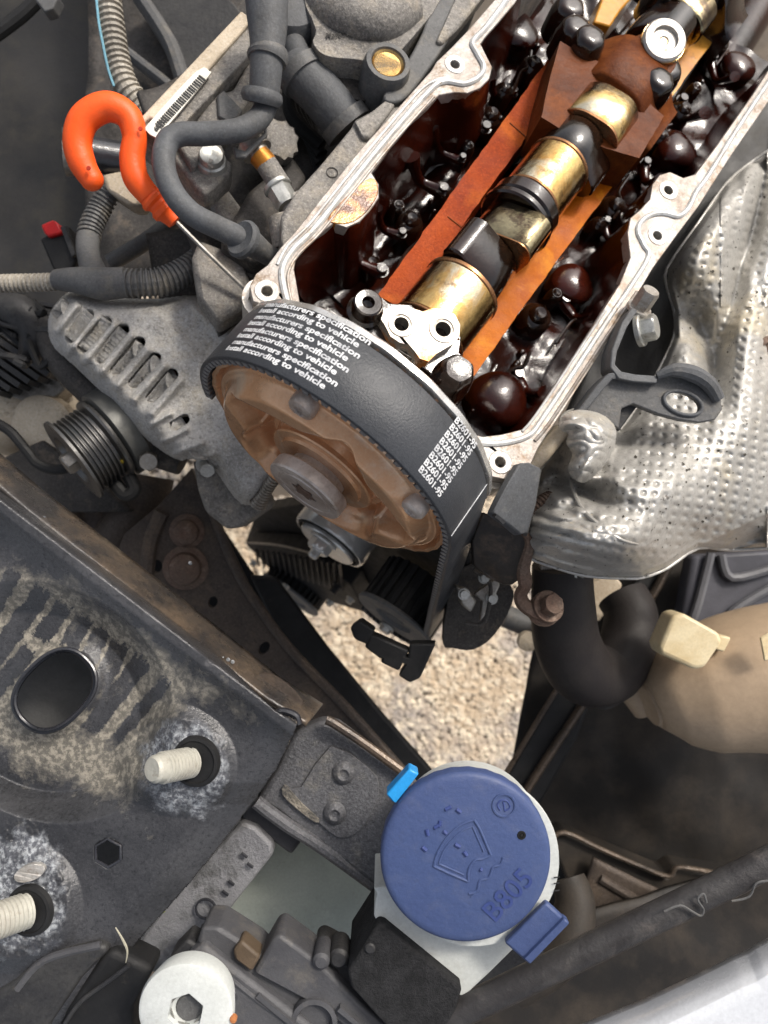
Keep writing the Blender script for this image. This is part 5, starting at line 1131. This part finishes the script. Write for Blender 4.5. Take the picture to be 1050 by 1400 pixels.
# dust film with the clean bars left by removed pads, and corrosion round the studs, as a painted-on wear map
bars = [((19, 783), (-21, 856), 10), ((60, 808), (-8, 900), 13), ((88, 828), (56, 872), 13), ((115, 845), (94, 884), 14), ((140, 862), (120, 902), 13), ((165, 880), (122, 966), 14), ((195, 902), (110, 1014), 13), ((226, 932), (145, 1026), 8), ((40, 890), (-20, 960), 12)]
DUSTP = [(-60, 770), (20, 764), (60, 784), (120, 814), (180, 854), (262, 916), (270, 950), (214, 1010), (176, 1056), (120, 1070), (60, 1060), (-60, 1010)]
def wear(x, y):
    jx = 2.5 * noise.noise(Vector((x / 12, y / 12, 0))) + 1.5 * noise.noise(Vector((x / 3, y / 3, 4)))
    d = edged(x, y, DUSTP + DUSTP[:1]); d = d if inside(x, y, DUSTP) else -d
    du = max(0, min(1, .5 + d / 60)) * (.36 + .42 * gs(x, y, 110, 890, 125, 70, .6))
    for (x0, y0), (x1, y1), wd in bars:
        L_ = math.hypot(x1 - x0, y1 - y0); ux, uy = (x1 - x0) / L_, (y1 - y0) / L_
        al_ = (x - x0) * ux + (y - y0) * uy; ac_ = abs(-(x + jx - x0) * uy + (y + jx - y0) * ux)
        jl = 5 * noise.noise(Vector((ac_ / 3 + x0, x0, 3))) * 2
        if -8 < al_ < L_ + 20 and ac_ < wd * 1.5:
            m_ = max(0, min(1, (ac_ - wd * .92) / 2.2)); m_ = max(m_, max(0, min(1, (-al_ + jl) / 3.)), max(0, min(1, (al_ - L_ - jl) / 8.)))
            du *= .1 + .9 * m_
    du += .30 * gs(x, y, 160, 1075, 80, 45, .5) + .32 * gs(x, y, 60, 1000, 120, 30, .3) + .25 * gs(x, y, 300, 950, 60, 30, .6)
    du += .22 * max(0, noise.noise(Vector((x / 60, y / 60, 5)))) + .16
    sa = 0
    for cx_, cy_, rx, ry in ((252, 1050, 78, 86), (30, 1220, 78, 112)):
        q = ((abs(x - cx_) / rx) ** 2.6 + (abs(y - cy_) / ry) ** 2.6) ** .385 + .22 * noise.noise(Vector((x / 22, y / 22, 1)))
        sa = max(sa, max(0, min(1, (1.05 - q) * 2.2)) * .62)
    return du, sa
for p_ in [o for o in COL.objects if o.name.startswith('pressed_panel')]:
    me = p_.data; base_ = WL[p_.name]; A1 = me.attributes.new('dust', 'FLOAT', 'POINT'); A2 = me.attributes.new('salt', 'FLOAT', 'POINT')
    l1, l2 = [], []
    for v in me.vertices:
        q = v.co / S + base_; k = D / (D - q.z); a_, b_ = wear(525 + 100 * q.x * k, 700 - 100 * q.y * k); l1.append(a_); l2.append(b_)
    A1.data.foreach_set('value', l1); A2.data.foreach_set('value', l2)
# rear flange band of the crossmember
def bandp(off, z):
    return [P(x + off * .62, y - off * .78, z) for x, y in [(-40, 632), (40, 700), (120, 762), (200, 824), (280, 888), (360, 952), (410, 996)]]
bl = [(-40, 632), (40, 700), (120, 762), (200, 824), (280, 888), (360, 952), (420, 990)]
V_ = []
def bandg(a, b):
    q = a * (len(bl) - 1); i = min(int(q), len(bl) - 2); x = bl[i][0] + (bl[i + 1][0] - bl[i][0]) * (q - i); y = bl[i][1] + (bl[i + 1][1] - bl[i][1]) * (q - i)
    o = -44 * b + 5; return P(x - o * .0 + (44 * b - 4) * .62 * .8, y - (44 * b - 4) * .78 * .8, -.15 - .75 * b ** 1.5)
obj('rear_flange', grid(bandg, 60, 8), BANDK, cm, solid=.08)
obj('rear_flange_edge', tube([bandg(i / 30, 1) for i in range(31)], .04, 8, 1), GLOSB, cm)
for x, y in ((304, 900), (312, 902), (318, 905), (60, 708), (260, 770)): obj('flange_speck', lathe([(0, .03), (.02, .02), (.02, 0)], P(x, y, -.22), Vector((0, 0, 1)), 8), SALT, cm)
obj('flange_step', plate([(352, 924), (372, 922), (400, 942), (414, 962), (396, 966), (370, 948)], pz(-.42), dn(.05), smoothk=3), BROWN, cm)
obj('open_channel_end', tube([P(x, y, .1) for x, y in [(372, 984), (384, 972), (404, 978), (408, 990)]], .05, 8, 5), GLOSB, cm)
obj('channel_mouth', plate([(372, 990), (382, 978), (402, 984), (404, 992), (388, 1002), (374, 1002)], pz(.14), dn(.2), smoothk=3), HOLE, cm)
# studs
def stud(x0, y0, z0, x1, y1, z1, r, name='threaded_stud'):
    p, q_ = P(x0, y0, z0), P(x1, y1, z1)
    o = obj(name, join(tube([p, q_], r, 26, 6, corr=(.055, .016)), lathe([(0, r * .9), (.1, r * .86), (.14, r * .7), (.14, 0)], q_, q_ - p, 26)), STUD, cm, ang=25); return o
def salt(cx, cy, rx, ry, rot, seed, name='corrosion_patch'):
    def fn(a, b):
        t = 2 * math.pi * b; k = 1 + .28 * noise.noise(Vector((math.cos(t) * 2.2, math.sin(t) * 2.2, seed))) + .12 * noise.noise(Vector((math.cos(t) * 7, math.sin(t) * 7, seed)))
        rr = .12 + .88 * a; x = cx + rx * k * rr * math.cos(t) * math.cos(rot) - ry * k * rr * math.sin(t) * math.sin(rot); y = cy + rx * k * rr * math.cos(t) * math.sin(rot) + ry * k * rr * math.sin(t) * math.cos(rot)
        return onp(x, y, .02 * (1 - a ** 3) - .008 + .012 * noise.noise(Vector((x / 6, y / 6, 0))))
    return obj(name, grid(fn, 26, 60), SALT, cm)

obj('stud_seat', lathe([(-.05, .33), (.01, .31), (.02, .27), (.0, .26), (.0, 0)], onp(266, 1042, .02), Vector((-.15, .05, 1)), 36), BLK, cm)
obj('stud_seat', lathe([(-.05, .33), (.01, .31), (.02, .27), (.0, .26), (.0, 0)], onp(38, 1246, .02), Vector((-.15, .05, 1)), 36), BLK, cm)
stud(262, 1042, panz(262, 1042), 220, 1050, 1.05, .195); stud(38, 1244, panz(38, 1244), -30, 1268, 1.2, .22)
obj('weld_blob', plate(circ(40, 1194, 22, 16, 11, -.35), lambda x, y: onp(x, y, .06), dn(.1), smoothk=2), ALU, cm, bevel=.03)
# right hand closing plates, spot welds
rp = thing('headlamp_bracket_panel', 'grey dusty folded panel with spot weld dimples left of the blue cap', 'car panel', P(440, 1110, -.9))
obj('panel_top', plate([(402, 1000), (440, 985), (462, 990), (540, 1048), (575, 1080), (575, 1250), (520, 1218), (440, 1160), (415, 1142), (380, 1112), (350, 1096), (380, 1050)], pz(-.55, .1, .05, 450, 1080), dn(.35)), PANEG, rp, bevel=.08, seg=3)
obj('dimple_plate', plate([(452, 1020), (506, 1052), (518, 1074), (514, 1098), (494, 1134), (470, 1146), (450, 1138), (420, 1108), (398, 1082), (390, 1076), (412, 1076)], pz(-.50, .1, .05, 450, 1080), dn(.1), smoothk=2), PANEG, rp, bevel=.02)
for x, y in ((470, 1057), (458, 1112)): obj('spot_weld', lathe([(0, .17), (.05, .14), (.08, .08), (.05, .04), (.05, 0)], pz(-.50, .1, .05, 450, 1080)(x, y), Vector((0, 0, 1)), 24), PANEG, rp)
obj('panel_front_lip', tube([P(x, y, -.55) for x, y in [(350, 1096), (390, 1126), (440, 1158), (520, 1216), (560, 1246)]], .1, 10, 5), PANEG, rp)
obj('rolled_edge', tube([P(x, y, -.35) for x, y in [(446, 984), (458, 990), (500, 1018), (560, 1062)]], .07, 10, 5), BAND, rp)
obj('rust_streak', plate([(388, 1074), (396, 1080), (414, 1100), (436, 1120), (430, 1124), (404, 1104), (386, 1086)], pz(-.47, .1, .05, 450, 1080), dn(.06), smoothk=2), MUD, rp)
obj('inner_gusset', plate([(300, 1140), (404, 1010), (420, 1010), (400, 1060), (346, 1104), (338, 1140)], pz(-.9), dn(.4)), PANEG, rp, bevel=.06)
obj('gusset_shelf', plate([(338, 1090), (360, 1090), (420, 1140), (398, 1170), (330, 1120)], pz(-.75), dn(.2)), M('gusset_dark', (.045, .045, .05), .4, bump=.3), rp, bevel=.05)
ls_ = thing('lower_strip', 'long narrow grey metal strip with an embossed ring beside the milky tank', 'car panel', P(280, 1230, -.9))
obj('strip_plate', plate([(330, 1124), (350, 1132), (372, 1154), (374, 1168), (300, 1262), (220, 1330), (190, 1330), (170, 1310), (240, 1220)], pz(-.55, .0, .05, 280, 1230), dn(.3)), M('strip_grey', (.26, .26, .27), .4, .3, (.17, .17, .18), .7, bump=.6, bs=20, dirt=(.1, .1, .1), ds=2), ls_, bevel=.05)
obj('embossed_ring', lathe([(0, .155), (.03, .15), (.03, .125), (.0, .12)], pz(-.55)(283, 1238) + Vector((0, 0, .08)), Vector((0, 0, 1)), 28), GLOSB, ls_)
for x, y in ((330, 1166), (338, 1180), (304, 1218), (312, 1204)): obj('stamped_mark', seg(P(x, y, -.5), P(x + 8, y + 6, -.5), .03, .04), GLOSB, ls_)
obj('strip_web', plate([(330, 1126), (190, 1290), (150, 1310), (300, 1130), (324, 1110)], pz(-.75), dn(.3)), PANEG, ls_, bevel=.05)

# ================================================================ WASHER TANK AND CAP
tank = thing('washer_tank', 'milky white washer fluid tank with square necked filler under the blue cap', 'washer tank', P(440, 1240, -3))
obj('tank_wall', bumpy([(280, 1270), (400, 1120), (620, 1270), (520, 1400)], lambda x, y: P(x, y, -2.3 + .5 * math.sin((x + y - 1500) / 130)), 30, .05, .4), MILK, tank, solid=.08)
obj('filler_neck', plate([(512, 1244), (516, 1222), (526, 1212), (700, 1230), (736, 1262), (700, 1300), (642, 1356), (628, 1361), (612, 1352), (560, 1300), (516, 1262)], pz(.55), dn(1.6), smoothk=2), WHTP, tank, bevel=.12, seg=4)
cpc = P(639, 1170, 1.0)
obj('neck_collar', lathe([(-.9, .98), (-.2, 1.04), (-.12, 1.075), (-.05, 1.06), (-.05, .9)], P(649, 1180, .95), Vector((0, 0, 1)), 80), WHTP, tank)
for k, y in enumerate((1200, 1208, 1218)): obj('level_mark', seg(P(757, y, .93), P(765, y - 1, .93), .012, .01), INK, tank)
capb = thing('bottle_cap', 'round blue washer fluid cap embossed with a windscreen spray symbol', 'bottle cap', P(639, 1170, .7))
Rcu = RR(117, 1.15)
obj('cap_disc', lathe([(-.25, Rcu * .96), (-.22, Rcu), (-.06, Rcu * 1.0), (-.02, Rcu * .985), (.0, Rcu * .95), (.012, Rcu * .9), (.012, 0)], P(637, 1173, 1.15), Vector((0, 0, 1)), 120, lambda q, i: 1 + (.004 * math.sin(90 * q) if i < 2 else 0)), BLUE, capb, ang=50)
capz = 1.162
cf = pz(capz)
def emb(l, r=.017, k=4, name='embossed_line', mat=BLUE): return obj(name, tube([cf(x, y) for x, y in l], r, 8, k), mat, capb)
ws_l = [(648, 1121), (616, 1142), (593, 1184), (640, 1204), (644, 1184), (671, 1172), (648, 1121)]
emb([(593, 1184), (598, 1166), (612, 1144), (630, 1128), (648, 1121)]); emb([(648, 1121), (656, 1134), (671, 1169)]); emb([(593, 1184), (614, 1194), (640, 1205)])
emb([(640, 1205), (641, 1188), (650, 1176), (660, 1174), (671, 1169)]); emb([(600, 1180), (606, 1164), (618, 1148), (632, 1136), (646, 1130)], .012); emb([(646, 1130), (661, 1164)], .012); emb([(600, 1181), (634, 1196)], .012)
emb([(641, 1222), (652, 1218), (656, 1204), (668, 1200), (674, 1186), (684, 1182), (688, 1172)]); emb([(644, 1226), (650, 1222)], .014)
for x, y, dx, dy in ((609, 1107, 8, -4), (624, 1106, 6, 5), (583, 1134, 2, 8), (577, 1158, 6, 5), (594, 1132, 9, -6), (602, 1122, -2, 8), (606, 1136, 5, 4), (622, 1154, 7, 4), (634, 1164, 4, 6), (656, 1188, 3, 2)):
    obj('spray_drop', tube([cf(x, y), cf(x + dx, y + dy)], .024, 8, 3), BLUED, capb)
def capword(t, x, y, ang, size):
    v, f = textvf(t, size, .004); ca, sa = math.cos(ang), math.sin(ang); n = len(v)
    top = [cf(x + (p[0] * ca + p[1] * sa) * 100, y + (p[0] * sa - p[1] * ca) * 100) + Vector((0, 0, .012)) for p in v]
    return obj('embossed_text', (top, f), BLUED, capb, smooth=False)
capword('B805', 676, 1262, R_(-47), .40)
obj('emblem_ring', lathe([(0, .15), (.014, .145), (.014, .125), (0, .12)], cf(689, 1101), Vector((0, 0, 1)), 32), BLUE, capb)
emb([(684, 1108), (680, 1100), (686, 1094), (694, 1096), (697, 1104), (690, 1109)], .011, mat=BLUED); emb([(688, 1096), (690, 1108)], .011, mat=BLUED)
obj('vent_hole', lathe([(0, .055), (.008, .05), (.008, .03), (.0, .025), (.002, 0)], cf(713, 1142) , Vector((0, 0, 1)), 20), HOLE, capb)
obj('vent_pin', lathe([(0, .02), (.014, .015), (.014, 0)], cf(713, 1142) , Vector((0, 0, 1)), 12), BLK, capb)
obj('pull_tab', plate([(690, 1290), (748, 1234), (778, 1262), (722, 1318)], pz(1.1), dn(.12)), BLUE, capb, bevel=.03)
obj('tab_lip', plate([(716, 1312), (772, 1256), (779, 1262), (724, 1319)], pz(1.16), dn(.14)), BLUE, capb, bevel=.02)
obj('hinge_strap', plate([(528, 1086), (560, 1051), (573, 1058), (542, 1098), (536, 1096)], pz(1.02), dn(.25)), CYAN, capb, bevel=.03)

# ================================================================ BOTTOM ITEMS
hl_ = thing('headlamp_housing', 'dusty dark grey plastic headlamp housing with ribs at the bottom', 'headlamp housing', P(380, 1350, -.4))
hz = lambda z: pz(z)
GP = M('dusty_grey_plastic', (.085, .085, .09), .5, 0, (.055, .055, .06), .8, bump=.3, bs=18, dirt=(.19, .17, .14), ds=1.8, dlo=.52, dhi=.74, damt=.6)
obj('housing_body', plate([(252, 1310), (278, 1292), (300, 1310), (420, 1400), (480, 1460), (240, 1460), (300, 1400), (318, 1360), (290, 1320)], hz(.55), dn(.8)), GP, hl_, bevel=.06)
obj('housing_ledge', plate([(276, 1268), (300, 1268), (350, 1300), (380, 1330), (440, 1370), (520, 1430), (560, 1460), (460, 1460), (350, 1350), (300, 1316), (268, 1290)], hz(.4), dn(.6)), GP, hl_, bevel=.05)
obj('ledge_step', plate([(318, 1300), (330, 1286), (356, 1308), (344, 1330), (320, 1312)], hz(.5), dn(.3)), M('brown_stained_plastic', (.14, .10, .065), .5, bump=.3), hl_, bevel=.04)
obj('housing_wall', plate([(374, 1282), (384, 1278), (440, 1320), (500, 1380), (560, 1430), (540, 1460), (440, 1380), (346, 1330)], hz(.5), dn(.6)), GP, hl_, bevel=.07, seg=3)
obj('housing_wall', plate([(428, 1300), (440, 1294), (470, 1310), (560, 1390), (600, 1430), (570, 1450), (500, 1390), (430, 1330)], hz(.3), dn(.6)), PLD, hl_, bevel=.07, seg=3)
obj('top_rib', tube([P(x, y, .52) for x, y in [(252, 1306), (300, 1326), (360, 1372), (420, 1412)]], .05, 8, 5), GP, hl_)
obj('moulded_cup', lathe([(-.2, .3), (.05, .3), (.06, .24), (-.05, .2), (-.05, 0)], P(430, 1395, .5), Vector((0, 0, 1)), 24), GP, hl_)
obj('side_clip', plate([(230, 1310), (256, 1284), (276, 1296), (250, 1320)], hz(.35), dn(.4)), PLD, hl_, bevel=.04)
obj('pivot_post', lathe([(-.3, .13), (.1, .13), (.14, .09), (.14, 0)], P(464, 1304, .35), Vector((0, 0, 1)), 20), PLD, hl_)
obj('pivot_post', lathe([(-.3, .11), (.1, .11), (.14, .07), (.14, 0)], P(440, 1308, .45), Vector((0, 0, 1)), 20), GP, hl_)
for x, y in ((490, 1390), (380, 1372)):
    obj('moulded_rib', seg(P(x - 26, y - 20, .45), P(x + 30, y + 26, .45), .06, .3), GP, hl_)
ps = thing('plastic_screw', 'big white plastic screw with a hexagonal socket at the bottom edge', 'screw', P(257, 1370, .6))
psc = P(254, 1382, 1.35)
n6 = lambda q, i: (math.cos(math.pi / 6) / math.cos(((q + .2) % (math.pi / 3)) - math.pi / 6)) if i in (5, 6, 7) else 1
obj('screw_head', lathe([(-.35, .3), (-.34, .52), (-.06, RR(66, 1.35)), (.0, RR(64, 1.35)), (.02, RR(60, 1.35)), (.02, .225), (-.12, .21), (-.12, 0)], psc, Vector((0, 0, 1)), 72, n6), WHTP, ps, ang=30)
obj('socket_floor', lathe([(-.118, .17), (-.10, .15), (-.11, .0)], P(256, 1386, 1.35), Vector((0, 0, 1)), 24), PLG, ps)
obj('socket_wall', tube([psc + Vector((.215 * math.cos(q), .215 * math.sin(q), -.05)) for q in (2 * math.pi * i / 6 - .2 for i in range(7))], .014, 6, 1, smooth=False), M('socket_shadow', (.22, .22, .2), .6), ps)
obj('orange_grit', lathe([(0, .05), (.05, .04), (.06, 0)], P(319, 1391, 1.33), Vector((.2, 0, 1)), 12), M('orange_grit', (.45, .17, .06), .7, bump=.5), ps)
bx = thing('black_foam_box', 'rough black felt covered box in front of the washer tank neck', 'box', P(540, 1340, -.2))
obj('box_body', plate([(475, 1328), (516, 1264), (524, 1264), (632, 1352), (624, 1380), (590, 1440), (560, 1440), (480, 1350)], hz(.75), dn(1.2)), M('black_felt', (.013, .013, .014), .9, 0, (.03, .03, .032), 6, bump=1., bs=30), bx, bevel=.06, seg=3)
obj('box_button', lathe([(0, .07), (.02, .05), (.02, 0)], P(506, 1297, .76), Vector((0, 0, 1)), 16), PLD, bx)
single('box_edge_strip', tube([P(628, 1366, .5), P(612, 1400, .5), P(600, 1430, .5)], .08, 10, 3), WHTP, 'thin pale strip edge right of the black felt box at the bottom', 'strip')
rb = thing('rubber_buffer', 'folded black rubber seal lying in the bottom left corner', 'rubber seal', P(80, 1360, 0))
obj('seal_fold', plate([(-30, 1370), (20, 1340), (60, 1306), (136, 1290), (150, 1300), (110, 1340), (70, 1400), (50, 1460), (-30, 1460)], hz(.75), dn(.5)), PLD, rb, bevel=.12, seg=4)
obj('seal_fold', plate([(60, 1460), (90, 1380), (140, 1306), (152, 1298), (210, 1326), (180, 1380), (180, 1460)], hz(.7), dn(.5)), BLK, rb, bevel=.12, seg=4)
obj('seal_crease', tube([P(x, y, .76) for x, y in [(86, 1404), (110, 1370), (150, 1340), (176, 1320)]], .03, 8, 5), PLD, rb)
obj('seal_edge', tube([P(x, y, .72) for x, y in [(24, 1352), (62, 1312), (138, 1292)]], .05, 8, 5), GP, rb)
st = thing('bonnet_stay', 'scratched dark grey bonnet stay rod slanting across the lower right', 'rod', P(800, 1270, .6))
obj('stay_rod', tube([P(560, 1412, .5), P(640, 1378, .55), P(740, 1330, .6), P(880, 1262, .7), P(980, 1214, .75), P(1090, 1158, .8)], .185, 22, 8), M('stay_grey', (.035, .033, .034), .42, 0, (.06, .058, .058), 1.5, bump=.5, bs=8, dirt=(.10, .09, .085), ds=3, dlo=.55, dhi=.7), st)
for l in ([(908, 1246), (930, 1238), (946, 1246), (958, 1252), (962, 1244), (954, 1230), (962, 1222), (966, 1234)], [(1000, 1232), (1024, 1226), (1034, 1208), (1050, 1204)]):
    obj('frayed_thread', tube([P(x, y, .97) for x, y in l], .014, 6, 5), PLG, st)
wb = single('front_bumper', bumpy([(690, 1480), (1200, 1180), (1200, 1600), (800, 1700)], lambda x, y: P(x, y, 2.0), 4, 0, 1), WHITE, 'white painted bumper edge in the bottom right corner', 'bumper')
COL.objects.unlink(wb); bpy.data.objects.remove(wb)
def bump_g(a, b):
    pl = [(700, 1460), (790, 1408), (880, 1372), (960, 1334), (1004, 1312), (1024, 1304), (1036, 1296), (1060, 1284), (1140, 1240)]
    q = a * (len(pl) - 1); i = min(int(q), len(pl) - 2); t = q - i; x = pl[i][0] + (pl[i + 1][0] - pl[i][0]) * t; y = pl[i][1] + (pl[i + 1][1] - pl[i][1]) * t
    return P(x + b * 60, y + b * 200, 2.4 - .7 * (1 - min(1, b * 4)) ** 2)
single('front_bumper', grid(bump_g, 60, 30), WHITE, 'white painted bumper edge in the bottom right corner', 'bumper', solid=.08)
lp = thing('dark_duct', 'dark smoky plastic duct right of the blue cap tab', 'duct', P(790, 1270, -2))
obj('duct_body', tube([P(*q) for q in [(776, 1200, -2.9), (786, 1240, -2.7), (766, 1300, -2.5), (700, 1350, -2.5)]], [.3, .38, .4, .35], 26, 8), FAN, lp)
obj('duct_lip', plate([(640, 1340), (700, 1290), (760, 1330), (700, 1380)], pz(-1.2), dn(.4), smoothk=2), PLD, lp, bevel=.08)
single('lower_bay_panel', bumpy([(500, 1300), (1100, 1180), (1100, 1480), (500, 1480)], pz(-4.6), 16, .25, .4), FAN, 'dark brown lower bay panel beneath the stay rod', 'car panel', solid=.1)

# stray grass blades on the panel
for lab, l in (('thin dry grass blade lying on the panel above the rubber seal', [(158, 1268), (168, 1285), (174, 1300), (172, 1316)]), ('short green grass blade beside the embossed strip', [(200, 1264), (212, 1254), (226, 1246)])):
    single('grass_blade', tube([P(x, y, .78 if x < 180 else .3) for x, y in l], [.008, .018, .006], 6, 6), M('grass_%d' % l[0][0], (.22, .24, .10) if l[0][0] > 180 else (.38, .36, .28), .6, bump=0), lab, 'grass blade', 'stray grass blades')
rg = random.Random(9)
